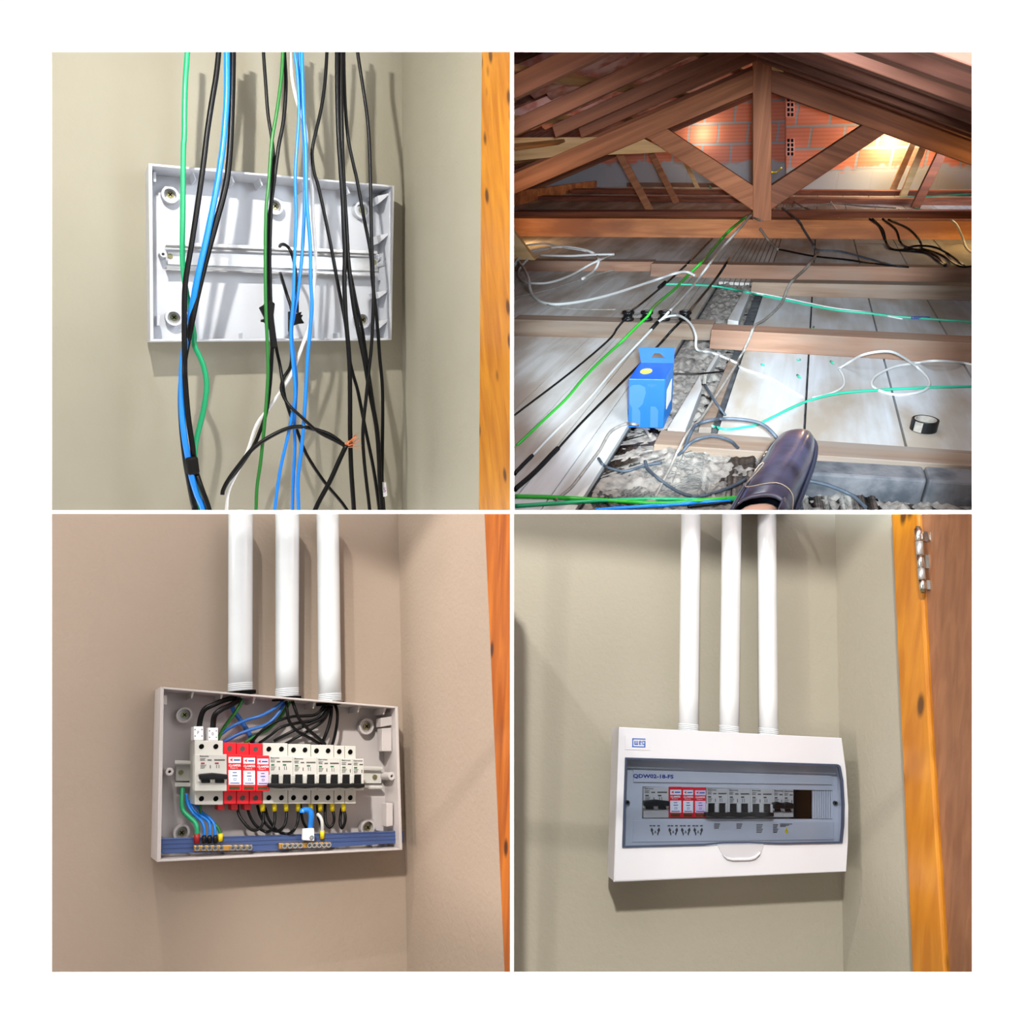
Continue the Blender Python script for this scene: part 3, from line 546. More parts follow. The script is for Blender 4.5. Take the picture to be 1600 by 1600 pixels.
# blue-grey holder with brass bars
T = thing('busbar_holder', 'blue grey plastic strip across the bottom of the open box', 'busbar holder', W3.p(252, 1334, 0))
o = MB(); qbox(o, W3, [(252, 1310), (446, 1304.5), (631, 1298), (631, 1317), (446, 1329), (252, 1334)], .05, .044); o.build('strip', M['navy'], T, .001)
for k in range(3):
    o = MB(); qbox(o, W3, [(252, 1311+k*7), (631, 1299+k*5.5), (631, 1300+k*5.5), (252, 1312+k*7)], .0512, .05); o.build('groove_ridge', M['navy'], T)
o = MB(); qbox(o, W3, [(252, 1310), (258, 1310), (258, 1334), (252, 1334)], .044, hb+.001); qbox(o, W3, [(600, 1300), (606, 1300), (606, 1317), (600, 1317)], .044, hb+.001); o.build('foot', M['navy'], T)
for (x0, y0, x1, y1, xs, lb) in ((303, 1321, 394.5, 1320, [308.4, 318.4, 327.4, 336.6, 346, 364, 372.5, 381.6, 390.5], 'brass terminal bar on the left with the green and blue wires'), (436, 1317.5, 517, 1315.5, [445, 453.5, 461.5, 469.5, 484, 491.5, 499, 507, 514], 'brass terminal bar on the right under the white terminal block')):
    T = thing('terminal_bar', lb, 'terminal bar', W3.p(x0, y0+10, .05), 'brass terminal bars')
    o = MB(); qbox(o, W3, [(x0, y0), (x1, y1), (x1, y1+8.5), (x0, y0+9)], .060, .0515); o.build('bar', M['brass'], T, .001)
    for x in xs:
        y = y0+(y1-y0)*(x-x0)/(x1-x0)+4.6; o = MB(); cyl(o, W3, x, y, 3.9, .064, .060, 14); cyl(o, W3, x, y, 2.2, .0645, .063, 10, 1); qbox(o, W3, rect(x-2.6, y-.5, x+2.6, y+.5), .0648, .0638, 1)
        o.build('terminal_screw', [M['chrome'], M['ink']], T)
T = thing('terminal_block', 'white screw terminal block holding the thick blue hook', 'terminal block', W3.p(483, 1315, .06))
o = MB(); qbox(o, W3, [(474, 1295), (491, 1294), (491.5, 1314), (473.5, 1313)], .075, .0655); o.build('block', M['label'], T, .0015)
o = MB(); cyl(o, W3, 487, 1309, 3.4, .0755, .0745, 14, 1); cyl(o, W3, 487, 1309, 2.4, .076, .0745, 14, 0); o.build('terminal_screw', [M['chrome'], M['ink']], T)

# ------------------------------------------------------------------ ROOM 4: closed box
W4 = Wall(650, 1150, 1310, 1160, 1.5)
f4, nr4 = room_walls('lower_right', W4, [(1305, 803), (1318, 1524)], [(768, 801.5), (1305, 801.5), (1321, 1690), (768, 1690)],
                     [(1305, 801.5), (1640, 801.5), (1640, 1690), (1321, 1690)], 'w4')
struct(MB().prism([f4(1392, 801.6, .02), f4(1434, 801.6, .02), f4(1452, 1130, .02), f4(1480, 1580, .02), f4(1427, 1580, .02)], -nr4*.02).build('trim_3', M['frame'], None, .004))
dr = MB().prism([f4(1436, 801.6, .012), f4(1600, 801.6, .012), f4(1600, 1580, .012), f4(1482, 1580, .012), f4(1454, 1130, .012)], -nr4*.012).build('door_1', M['door'], None, .002); struct(dr)
hg = thing('door_hinge', 'silver steel hinge between the orange frame and the brown door', 'hinge', f4(1441, 925, .02))
ys = [826, 846, 868, 888, 906, 922]
for k in range(5):
    a = f4(1434.5+k*1.6, ys[k]+.6, .026); b = f4(1434.5+(k+1)*1.6, ys[k+1]-.6, .026); r = 5.2*a.y/F
    MB().tube([a, b], r, 18).build('knuckle', M['chrome' if k % 2 == 0 else 'metal'], hg)
a = f4(1434, 823, .026); b = f4(1443, 926, .026); MB().tube([a, b], 3.6*a.y/F, 14).build('pin', M['zinc'], hg)
for y0, y1, w_ in ((830, 846, 13), (866, 888, 11), (906, 921, 13)):
    MB().prism([f4(1437, y0, .0135), f4(1440+w_, y0+1, .0135), f4(1441+w_, y1, .0135), f4(1439, y1, .0135)], -nr4*.0012).build('leaf_plate', M['chrome'], hg)
hc = .088
cov = [(967, 1136), (1315, 1153), (1322, 1205), (1325.5, 1260), (1325, 1315), (1322, 1362), (960, 1377)]
T4 = thing('distribution_box', 'closed white distribution box with a smoked window, below three pipes', 'distribution box', W4.p(960, 1377, 0))
o = MB(); qbox(o, W4, [(985, 1152), (1298, 1165), (1300, 1345), (982, 1358)], .04, .0005); o.build('base', M['plastic4'], T4, .003)
# cover: outer shell with the window opening; front polygons around the window
win = [(977, 1184), (1313, 1195), (1317, 1317), (972, 1324)]
R = quad(W4, cov, hc); I = quad(W4, [(977, 1184), (1309, 1194.5), (1315, 1205), (1318, 1260), (1317.5, 1300), (1315, 1317), (972, 1324)], hc); o = MB()
for i in range(7): o.prism([R[i], R[(i+1) % 7], I[(i+1) % 7], I[i]], W4.m*.006)
Rb = [q+W4.m*.055 for q in R]; cc = sum(R, V())/7
Ri = [q+(cc-q).normalized()*.006 for q in R]
for i in range(7): o.prism([R[i]+W4.m*.001, R[(i+1) % 7]+W4.m*.001, Ri[(i+1) % 7]+W4.m*.001, Ri[i]+W4.m*.001], W4.m*.05)
cv = o.build('cover', M['plastic4'], T4, .0025, seg=3)
# fascia recessed behind the window, with an opening for the breakers
M['fascia2'] = mat('grip_plastic', srgb(176, 176, 182), .4)
M['fascia'] = mat('fascia_plastic', srgb(205, 208, 213), .4)
hf = .062; fo = win; op = [(1004, 1229), (1301, 1235), (1301, 1280), (1003, 1279)]
A = quad(W4, [(977, 1184), (1317, 1195), (1321, 1317), (972, 1324)], hf+.012); Bq = quad(W4, op, hf); o = MB()
A = quad(W4, [(974, 1181), (1312, 1190), (1316, 1322), (971, 1327)], hf)
for i in range(4): o.prism([A[i], A[(i+1) % 4], Bq[(i+1) % 4], Bq[i]], W4.m*.004)
o.build('fascia', M['fascia'], T4)
o = MB(); qbox(o, W4, [(990, 1203), (1300, 1212), (1300, 1226), (990, 1222)], hf+.003, hf); qbox(o, W4, [(990, 1282), (1302, 1284), (1303, 1312), (988, 1316)], hf+.0012, hf); o.build('label_panel', M['fascia'], T4, .001)
o = MB()
for k in range(9): qbox(o, W4, rect(1270+k*3.5, 1236, 1272.6+k*3.5, 1279), hf-.001, hf-.006)
qbox(o, W4, rect(1269, 1235, 1302, 1281), hf-.004, hf-.007); o.build('blanking_strip', M['fascia'], T4)
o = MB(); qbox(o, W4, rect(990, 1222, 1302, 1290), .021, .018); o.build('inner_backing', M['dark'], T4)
o = MB(); qbox(o, W4, rect(1240.6, 1234.5, 1269, 1279), .0575, .022); o.build('gap_shade_box', M['dark'], T4)  # black box standing in for the shade in the empty gap
for x, y in ((981, 1254), (1306, 1255)):
    o = MB(); cyl(o, W4, x, y, 3.4, hf+.004, hf, 14, 0, 2.2); cyl(o, W4, x, y, 2.2, hf+.001, hf, 12, 1); o.build('cover_screw', [M['ink'], M['dark']], T4)
# smoked window
M['smoke'] = mat('smoked_clear_plastic', srgb(150, 158, 172), .06, trans=0, alpha=.3)
def glassy(m, tint, mixf):
    nt = m.node_tree; out = [n for n in nt.nodes if n.type == 'OUTPUT_MATERIAL'][0]
    tr = nt.nodes.new('ShaderNodeBsdfTransparent'); tr.inputs[0].default_value = tint
    gl = nt.nodes.new('ShaderNodeBsdfGlossy'); gl.inputs['Roughness'].default_value = .08
    mx = nt.nodes.new('ShaderNodeMixShader'); mx.inputs[0].default_value = mixf
    nt.links.new(tr.outputs[0], mx.inputs[1]); nt.links.new(gl.outputs[0], mx.inputs[2]); nt.links.new(mx.outputs[0], out.inputs[0])
glassy(M['smoke'], (.74, .77, .82, 1), .02)
M['wframe'] = mat('dark_blue_window_edge', srgb(52, 62, 84), .3)
wn = MB(); wo = [(977, 1184), (1100, 1187.5), (1220, 1191.5), (1310, 1194.5), (1313.5, 1197), (1318, 1220), (1320, 1256), (1319.5, 1290), (1316.5, 1317.5), (1220, 1319.5), (1170, 1317.5), (1130, 1318), (1100, 1321), (972.5, 1324.5)]
wi = [(979.5, 1186.5), (1100, 1190), (1220, 1194), (1307, 1197.2), (1310, 1199), (1314, 1221), (1316, 1256), (1315.5, 1289), (1313, 1315), (1220, 1317), (1170, 1315.2), (1130, 1315.7), (1100, 1318.7), (975.5, 1322)]
n = len(wo)
wn.prism(quad(W4, wi, hc+.0025), W4.m*.002); wp = wn.build('window_pane', M['smoke'], T4)
o = MB()
for i in range(n):
    j = (i+1) % n; o.prism([W4.p(*wo[i], hc+.003), W4.p(*wo[j], hc+.003), W4.p(*wi[j], hc+.003), W4.p(*wi[i], hc+.003)], W4.m*.003)
o.build('window_edge', M['wframe'], T4)
# handle recess
o = MB(); pts = [(1121, 1320), (1125, 1329), (1131, 1338), (1137, 1343), (1146, 1345), (1172, 1344.5), (1181, 1342), (1188, 1335), (1194, 1319)]
P3_ = [W4.p(x, y, hc+.0012) for x, y in pts]; o.prism(P3_, W4.m*.0015); o.build('finger_grip', M['fascia2'], T4, .0004)
o = MB(); q2 = [W4.p(x, y, hc+.005) for x, y in [(1129, 1334), (1136, 1339), (1146, 1341), (1172, 1340.5), (1182, 1337), (1189, 1331), (1188, 1335), (1181, 1342), (1172, 1344.5), (1146, 1345), (1137, 1343), (1131, 1338)]]
o.prism(q2, W4.m*.005); o.build('grip_lip', M['plastic4'], T4, .0012)
# logo and type plate
o = MB(); qbox(o, W4, rect(977, 1149.5, 1015, 1171, .03), hc+.0008, hc); o.build('logo_plate', M['plastic4'], T4)
o = MB(); e = hc+.0012
for q in ((988, 1153.5, 1008.5, 1155), (988, 1153.5, 989.6, 1166), (987.5, 1165.8, 1008.3, 1167.3), (1006.8, 1158.5, 1008.4, 1167), (991.2, 1157.5, 992.6, 1163.5), (991.2, 1162.3, 997, 1163.7), (993.6, 1157.5, 994.8, 1163.5), (995.8, 1157.5, 997, 1163.5),
          (998.6, 1157.5, 1002.2, 1158.7), (998.6, 1160, 1002.2, 1161.2), (998.6, 1162.5, 1002.2, 1163.7), (998.6, 1157.5, 999.8, 1163.7), (1001.2, 1157.5, 1002.2, 1161),
          (1003.6, 1157.5, 1008.4, 1158.7), (1003.6, 1157.5, 1004.8, 1163.5), (1003.6, 1162.3, 1008, 1163.6)):
    qbox(o, W4, rect(*q, .03), e, hc+.0008)
o.build('logo', M['bink'], T4)
M['navyink'] = mat('navy_ink', srgb(35, 50, 140), .5)
text(W4, 'QDW02-18-FS', 989, 1215, 8, hf+.0035, 'navyink', T4, 'type_lettering', .02, 1.28, .035)
o = MB(); hl = hf+.0018
for cx in (1024, 1052, 1071.5, 1091):          # hand symbols and small print under the breakers
    for s in (-1, 1):
        qbox(o, W4, [(cx+s*3, 1297), (cx+s*6, 1293), (cx+s*7.5, 1297), (cx+s*5.5, 1301), (cx+s*4, 1306), (cx+s*2.8, 1303), (cx+s*4.3, 1299)], hl, hf+.0012)
    qbox(o, W4, [(cx-1.6, 1302), (cx, 1297), (cx+1.6, 1302), (cx+.8, 1302), (cx, 1299.5), (cx-.8, 1302)], hl, hf+.0012)
    for dx in (-9, -4, 3): qbox(o, W4, rect(cx+dx, 1289.5, cx+dx+4, 1291.2), hl, hf+.0012)
for cx in (1120, 1155): 
    for k in range(3): qbox(o, W4, rect(cx-4, 1287+k*3, cx+5-k, 1288.5+k*3), hl, hf+.0012)
o.build('circuit_symbols', M['ink'], T4)
o = MB()
for cx, w_ in ((1187, 10), (1212, 8)):
    for k in range(6): qbox(o, W4, rect(cx-w_/2, 1288+k*2.4, cx+w_/2-(k % 3), 1289.2+k*2.4), hl, hf+.0012)
for k in range(3): qbox(o, W4, rect(1219, 1287+k*1.8, 1238-k*5, 1288+k*1.8), hl, hf+.0012)
o.build('small_print', M['ink'], T4)
o = MB(); cyl(o, W4, 1229, 1299, 2.6, hl, hf+.0012, 12); qbox(o, W4, rect(1228, 1294, 1230, 1298), hl, hf+.0012); o.build('warning_symbol', M['yellow'], T4)
# breakers behind the window
hs4 = (.05, .060)
B4 = [(1005.5, 1045, 1230, 1278, 2, 0, 'two-pole breaker with raised lever left of the red ones behind the smoked window'),
      (1045.3, 1065.5, 1229, 1278, 1, 1, 'left red surge protector behind the smoked window'), (1065.8, 1084, 1229.5, 1278, 1, 1, 'middle red surge protector behind the smoked window'), (1084.3, 1103.5, 1230, 1278, 1, 2, 'right red surge protector with pinkish label behind the smoked window'),
      (1104, 1137.5, 1232, 1277, 2, 3, 'two-pole breaker next to the red protectors behind the smoked window'), (1137.8, 1173, 1232.5, 1277, 2, 3, 'second two-pole breaker from the red ones behind the smoked window'), (1173.3, 1208, 1233, 1277, 2, 3, 'third two-pole breaker from the red ones behind the smoked window'),
      (1208.3, 1223.8, 1233.5, 1277, 1, 0, 'single-pole breaker with raised lever behind the smoked window, left of the pair'), (1224, 1240, 1234, 1277, 1, 0, 'single-pole breaker with raised lever beside the black gap behind the smoked window')]
for a, b, y0, y1, n, k, lb in B4:
    T, fr = breaker(W4, a, b, y0, y1, a, b, (y0, 0, 0, y1), n, (.022, .0625), lb, 'modules behind the smoked window', 'red' if k in (1, 2) else 'breaker', red=k in (1, 2), terminals=False, base=.0212)
    if k in (1, 2): surge_face(W4, T, a, b, (y0+1.5, 0, 0, y1-.5), .0625, 0 if k == 1 else 1)
    else: breaker_face(W4, T, a, b, (y0-1, y0+24, y0+35, y1) if k == 0 else (y0-1, y0+23, y1-1, y1), n, .0625, k == 0, 'ink')
conduit(W4, (1079.5, 801.8), (1075.5, 1143), .04, 30, 30.5, 'glossy white pipe, leftmost of three above the closed box')
conduit(W4, (1143.3, 801.8), (1139, 1146), .04, 29.5, 30, 'glossy white pipe, middle of three above the closed box')
conduit(W4, (1198, 801.8), (1201, 1150), .04, 28, 29, 'glossy white pipe, right of three above the closed box')

# ------------------------------------------------------------------ ATTIC (upper right)
UNIT = 2.0                                      # the attic below is laid out in half metres
AD = ray(1285, 180).normalized(); AR = V((4.17, -1, -.4245)).normalized(); AU = AR.cross(AD).normalized()
if AU.z < 0: AU = -AU
AN = AU.cross(AR).normalized()
if AN.y < 0: AN = -AN
EYE = .5
def fl(px, py, k=0): r = ray(px, py); return r*((k-EYE)/AU.dot(r))
def tp_(px, py, D): r = ray(px, py); return r*(D/AN.dot(r))
DT = AN.dot(fl(1190, 372))
def kup(P, py):                                # height above floor point P that shows at pixel row py
    z = (800-py)/F; return (z*P.y-P.z)/(AU.z-z*AU.y)
M['beamlt'] = wood('tan_roof_timber', srgb(206, 140, 84), srgb(168, 100, 54), AR, .65, .6, c3=srgb(140, 84, 48))
M['beamgrey'] = wood('dusty_joist_timber', srgb(128, 110, 94), srgb(104, 82, 66), AR, .8, .7, c3=srgb(114, 103, 94))
M['beamred'] = wood('reddish_joist_timber', srgb(136, 102, 82), srgb(110, 78, 60), AR, .8, .7, c3=srgb(122, 102, 88))
M['beamdk'] = wood('dark_joist_timber', srgb(140, 78, 50), srgb(96, 50, 34), AR, .75, .6)
M['pale'] = wood('pale_plank', srgb(222, 190, 140), srgb(196, 160, 108), AR, .7, .5)
M['tile'] = mat('clay_roof_tile', srgb(232, 182, 172), .75, var=.3, vscale=9, bump=.3, bscale=50, c2=srgb(196, 112, 96))
M['mortar'] = mat('grey_mortar', srgb(148, 150, 154), .95, var=.3, vscale=30, bump=1, bscale=80)
M['rubble'] = mat('dusty_mortar_rubble', srgb(132, 124, 116), .95, var=.5, vscale=34, bump=1, bscale=120, c2=srgb(92, 87, 83))
M['block'] = mat('dark_concrete', srgb(84, 82, 84), .95, var=.4, vscale=14, bump=1, bscale=50, c2=srgb(48, 50, 56))
M['whitec'] = mat('dull_white_cable_sheath', srgb(190, 190, 188), .45)
M['skin'] = mat('skin', srgb(206, 168, 150), .5)
sl = tp_(1165, 113, DT)-tp_(804.6, 270.7, DT); sL = sl.normalized(); sR = (tp_(1525, 223, DT)-tp_(1224, 113, DT)).normalized()
def raft(name, ax, m1, m2): return wood(name, m1, m2, ax, .7, .6)
M['raftL'] = raft('brown_rafter_left', sL, srgb(150, 92, 60), srgb(112, 64, 42))
M['raftR'] = raft('brown_rafter_right', sR, srgb(146, 96, 74), srgb(108, 66, 52))
M['chordL'] = raft('truss_timber_left', sL, srgb(186, 124, 84), srgb(146, 92, 60))
M['chordR'] = raft('truss_timber_right', sR, srgb(160, 104, 74), srgb(120, 76, 56))
M['postw'] = wood('truss_post_timber', srgb(186, 124, 84), srgb(146, 92, 60), AU, .65, .6)
M['battw'] = wood('batten_timber', srgb(186, 140, 88), srgb(150, 108, 64), AD, .7, .6)
# floor boards: long strips running away from the viewer, narrow on the left, broad on the right
def floormat(name, c1, c2, dirt):
    m = wood(name, c1, c2, AD, .75, .55, c3=dirt); return m
M['boardL'] = floormat('whitewashed_narrow_board', srgb(192, 191, 190), srgb(170, 166, 160), srgb(148, 136, 124))
M['boardR'] = floormat('whitewashed_broad_board', srgb(176, 179, 184), srgb(160, 159, 157), srgb(144, 133, 120))
P0 = fl(1163, 560); r0 = AR.dot(P0); n0 = AD.dot(P0)
def AP(r, D, k=0):                              # attic coordinates: r across, D along the boards, k above the floor
    # solve for a floor point with given components along AR and AD
    b = AR.dot(AD); # nearly square
    base = AU*(-EYE+k)
    det = 1-b*b; a1 = (r-b*D)/det; a2 = (D-b*r)/det
    return base+AR*a1+AD*a2
def rd(P): return AR.dot(P), AD.dot(P)
gap = .0022
pxs_left = [(-1, 560)]
g1 = rd(fl(1263.7, 552))[0]; g2 = rd(fl(1382.8, 562))[0]
bw = abs(rd(fl(1382.8, 562))[0]-rd(fl(1263.7, 552))[0])
def acr(px, py): P = fl(px, py); b = AR.dot(AD); return (AR.dot(P)-b*AD.dot(P))/(1-b*b)   # across coordinate constant along AD
def FP(a, D, k=0):
    b = AR.dot(AD); base = AU*(-EYE+k); q = base+AR*a; return q+AD*(D-AD.dot(q))
aA, aB, aC = acr(1263.7, 552.5), acr(1382.8, 562), acr(1506.5, 570)
aE = acr(1150, 585)                              # right edge of the rubble channel
bwR = (aC-aA)/2
Dn0 = AD.dot(fl(1300, 722)); mb = MB(); edges = [aE]+[aA+bwR*k for k in range(0, 14)]
for a0, a1 in zip(edges, edges[1:]):
    mb.prism([FP(a0+gap, Dn0), FP(a1-gap, Dn0), FP(a1-gap, 8.2), FP(a0+gap, 8.2)], -AU*.01)
floorR = struct(mb.build('floor_boards_right', M['boardR'], None))
aF = acr(1010, 620)                              # left edge of the rubble channel
mb = MB(); nwid = (acr(912.8, 527.8)-acr(830, 525))*.5
a = aF; k = 0
while k < 34:
    w_ = bwR*.42 if k > 1 else bwR*.3
    mb.prism([FP(a-w_+gap*.5, .8), FP(a-gap*.5, .8), FP(a-gap*.5, 8.2), FP(a-w_+gap*.5, 8.2)], -AU*.01); a -= w_; k += 1
# keep only what lies right of the partition
struct(clipx(mb).build('floor_boards_left', M['boardL'], None))
mb = MB(); e0 = AD.dot(fl(1150, 441)); wm = (aE-aF)/9
for k in range(9): mb.prism([FP(aF+wm*k+gap*.7, e0), FP(aF+wm*(k+1)-gap*.7, e0), FP(aF+wm*(k+1)-gap*.7, 8.2), FP(aF+wm*k+gap*.7, 8.2)], -AU*.01)
struct(mb.build('floor_boards_middle', M['boardL']))
mb = MB(); mb.prism([FP(-4, .75, -.03), FP(4, .75, -.03), FP(4, 8.4, -.03), FP(-4, 8.4, -.03)], -AU*.01); struct(clipx(mb).build('floor_upper_right', M['block']))
# side walls of the attic, dark wood, and the left partition face
M['sidew'] = mat('dim_attic_side', srgb(120, 96, 80), .9)
struct(MB().prism([(.0, .94, -.2), (.0, 9, -.2), (.0, 9, 8), (.0, .94, 1.2)], V((.002, 0, 0))).build('wall_left_attic', M['sidew']))
struct(MB().prism([(.69, .94, -.4), (6.6, 9, -.4), (6.6, 9, 8), (.69, .94, 1.2)], V((.03, -.01, 0))).build('wall_right_attic', M['sidew']))

# timbers -------------------------------------------------------
def joist(x0, fb0, ft0, bt0, x1, fb1, ft1, bt1, m_, name, label, grp=None, cat='beam'):
    a = fl(x0, fb0); b = fl(x1, fb1); ka = kup(a, ft0); kb = kup(b, ft1)
    at = a+AU*ka; bt = b+AU*kb
    # back top edge on the plane at that height
    ab = fl(x0, bt0, ka); bb = fl(x1, bt1, kb); ab = at+AD*max(.015, (ab-at).dot(AD)); bb = bt+AD*max(.015, (bb-bt).dot(AD))
    mb = MB(); mb.wedge([a, b, bt, at], [a+(ab-at), b+(bb-bt), bb, ab])
    if x0 < 803: clipx(mb)
    o = mb.build(name, M[m_], None, .0015); tag(o, label, cat, grp); return o
G = 'timber joists lying across the attic floor'
joist(1020, 714, 694, 670, 1545, 751, 730, 706, 'beamgrey', 'floor_joist', 'nearest grey joist, running behind the shoe toe to the right edge', G)
joist(801, 525, 499, 491, 1112, 532, 507, 499, 'beamgrey', 'floor_joist', 'joist carrying the four black insulators', G)
joist(1108, 545, 515, 505, 1545, 571, 538, 526, 'beamred', 'floor_joist', 'reddish joist right of the rubble channel, lapped beside the insulator joist', G)
joist(801, 424, 407, 403.5, 1020, 424, 409, 405, 'beamred', 'floor_joist', 'joist behind the big white cable coil on the left', G)
joist(1016, 432, 412, 407, 1545, 445, 419, 415, 'beamred', 'floor_joist', 'reddish joist, rear one of the close pair right of the middle', G)
joist(1172, 461.5, 441, 435, 1545, 471, 448, 442, 'beamgrey', 'floor_joist', 'grey joist, front one of the close pair right of the middle', G)
joist(801, 341, 331, 327.5, 1545, 346, 330, 327, 'beamdk', 'floor_joist', 'dark joist directly behind the truss tie beam', G)
joist(841, 313.5, 307, 305, 1545, 321.5, 312, 309, 'beamdk', 'floor_joist', 'second dark joist behind the truss', G)
joist(893, 303, 296, 294, 1545, 306.5, 299, 297, 'beamdk', 'floor_joist', 'third joist behind the truss, near the gable wall', G)
joist(946, 291.5, 285, 284, 1200, 293.5, 287.5, 286.5, 'beamred', 'floor_joist', 'farthest joist at the foot of the left gable bricks', G)
def member(parent, poly, D, th, name, m_):
    mb = MB(); mb.prism([tp_(x, y, D) for x, y in poly], AN*th)
    if min(x for x, y in poly) < 803: clipx(mb)
    if parent is None: return mb.build(name, M[m_], None, .003)
    return mb.build(name, M[m_], parent, .003)
TR = thing('roof_truss', 'large brown timber roof truss with king post and two diagonal braces', 'roof truss', fl(1190, 372), None)
member(TR, [(1176.5, 55), (1205.5, 55), (1205.5, 346), (1176.5, 346)], DT-.004, .09, 'king_post', 'postw')
member(TR, [(799, 341), (1000, 341.5), (1545, 346), (1545, 377), (1190, 373), (799, 370)], DT, .1, 'tie_beam', 'beamlt')
member(TR, [(799, 273), (1178, 108), (1178, 144), (799, 305)], DT, .08, 'top_chord', 'chordL')
member(TR, [(1204, 108), (1545, 231), (1545, 267), (1204, 144)], DT, .08, 'top_chord', 'chordR')
member(TR, [(1041, 200), (1178, 291), (1178, 330), (1010, 215)], DT+.003, .07, 'brace', 'chordL')
member(TR, [(1348, 195.5), (1384, 208), (1204, 328), (1204, 291)], DT+.003, .07, 'brace', 'chordR')
# ridge beam with its pale bolster beside the post
q0 = tp_(1212, 108, DT-.02)
rb = MB(); rb.prism([tp_(1160, 76, DT-.5), tp_(1183, 82, DT-.5), tp_(1183, 40, DT-.5), tp_(1160, 40, DT-.5)], AD*.1)
tag(rb.build('ridge_block', M['pale'], None, .003), 'pale wooden block left of the king post top under the ridge', 'block')
rb = MB(); rb.prism([tp_(1206, 82, DT), tp_(1225, 113, DT), tp_(1206, 110, DT)], AN*.05)
tag(rb.build('ridge_gusset', M['pale'], None, .002), 'small pale triangular wood piece right of the king post top', 'block')
# planks and struts behind the truss
pb = member(None, [(799, 215), (1000, 214), (1046, 237), (1000, 240), (880, 244), (799, 252)], DT+.12, .03, 'plank', 'pale'); tag(pb, 'pale wide plank behind the left top chord', 'plank')
def strut(x0, y0, x1, y1, w_, dD, m_, label):
    b = fl(x1, y1); D = AN.dot(b) if dD is None else dD; a = tp_(x0, y0, D); b = tp_(x1, y1, D)
    hw = w_/2*b.y/F; s = (b-a).normalized(); n = s.cross(AN).normalized()
    mb = MB().prism([a-n*hw, a+n*hw, b+n*hw, b-n*hw], AN*hw*1.4); o = mb.build('strut', M[m_], None, .002); tag(o, label, 'strut', 'slanted struts behind the truss')
strut(964, 234, 1019, 336, 10.5, None, 'chordL', 'nearest slanted strut left of the king post')
strut(1007, 218, 1057, 318, 9, None, 'chordL', 'second slanted strut left of the king post, darker')
strut(1068, 248, 1091, 296, 6, None, 'pale', 'far short slanted strut behind the left brace')
strut(1473, 238, 1430, 326, 13, None, 'beamdk', 'dark slanted strut at the far right')
strut(1444, 226, 1411, 308, 10, None, 'pale', 'middle slanted strut at the right, light brown')
strut(1428, 222, 1393, 303, 9, None, 'pale', 'palest slanted strut beside the glowing bricks')
strut(792, 365, 836, 423, 20, None, 'pale', 'pale strut foot at the left edge below the tie beam')
mb = MB(); a = fl(799, 323); b = fl(944, 289.5); ka, kb = kup(a, 300), kup(b, 281)
mb.wedge([a, b, b+AU*kb, a+AU*ka], [a+AN*.1, b+AN*.1, b+AN*.1+AU*kb, a+AN*.1+AU*ka]); clipx(mb)
tag(mb.build('wall_plate', M['beamlt'], None, .002), 'reddish wall plate slanting away at the far left', 'beam')

# roof: rafters, battens, clay tiles, closed by an added slab that keeps stray light out
qL = tp_(804.6, 270.7, DT); qR = tp_(1224, 113, DT)
nL = sL.cross(AD).normalized(); nR = sR.cross(AD).normalized()
if nL.z < 0: nL = -nL
if nR.z < 0: nR = -nR
Lp = lambda px, py: plane_pt(px, py, nL, qL)
Rp = lambda px, py: plane_pt(px, py, nR, qR)
# ridge line = intersection of the two planes
rdir = nL.cross(nR).normalized(); 
if rdir.y < 0: rdir = -rdir
# point on both planes at AN = DT
from mathutils import Matrix
A_ = Matrix((nL, nR, AN)); ridge0 = A_.inverted() @ V((nL.dot(qL), nR.dot(qR), DT))
def ridge(D): return ridge0+rdir*((D-DT)/rdir.dot(AN))
def clipr(o): return o
def rafter(D, left, hgt, wid, label, m_, ln=3.4):
    a = ridge(D); s = -sL if left else sR; n = nL if left else nR
    L = ln
    if left: L = min(L, max(.1, (a.x-.02)/max(1e-4, -s.x)))+.25
    if left and 2.7 < D < 3.6:                   # these end on the pale wall plank
        while L > .1:
            e = a+s*L
            if e.y > .5 and 800-F*e.z/e.y < 216: break
            L -= .01
    while not left and L > .2:                   # stop at the side wall
        e = (a+s*L+AN*wid)*UNIT
        if e.x < .69+(e.y-.94)*.733-.04: break
        L -= .02
    mb = MB(); mb.prism([a, a+s*L, a+s*L+n*hgt, a+n*hgt], AN*wid)
    if left: clipx(mb)
    if not mb.v: return
    tag(mb.build('rafter', M[m_], None, .002), label, 'rafter', 'roof rafters left slope' if left else 'roof rafters right slope')
DL = [AN.dot(Lp(870, 122)), AN.dot(Lp(900, 168)), 2.95, 3.4]
namesL = ['nearest left-slope rafter, cut by the upper left corner', 'second left-slope rafter from the viewer', 'third left-slope rafter from the viewer', 'left-slope rafter just in front of the truss']
for D, nm in zip(DL, namesL): rafter(D, True, .044, .05, nm, 'raftL')
for k, D in enumerate((4.1, 4.6, 5.1, 5.6, 6.1)): rafter(D, True, .044, .05, 'left-slope rafter behind the truss, '+['nearest to it', 'second back', 'third back', 'fourth back', 'against the gable'][k], 'raftL')
DR = [1.08, 1.38, 1.76, 2.27, 2.92, 3.4]
namesR = ['right-slope rafter closest of all, in the extreme corner', 'right-slope rafter next behind the closest one', 'second right-slope rafter from the viewer', 'third right-slope rafter from the viewer', 'fourth right-slope rafter from the viewer', 'right-slope rafter just in front of the truss']
for D, nm in zip(DR, namesR): rafter(D, False, .055, .06, nm, 'raftR')
for k, D in enumerate((4.1, 4.6, 5.1, 5.6)): rafter(D, False, .046, .05, 'right-slope rafter behind the truss, '+['nearest to it', 'second back', 'third back', 'fourth back'][k], 'raftR')
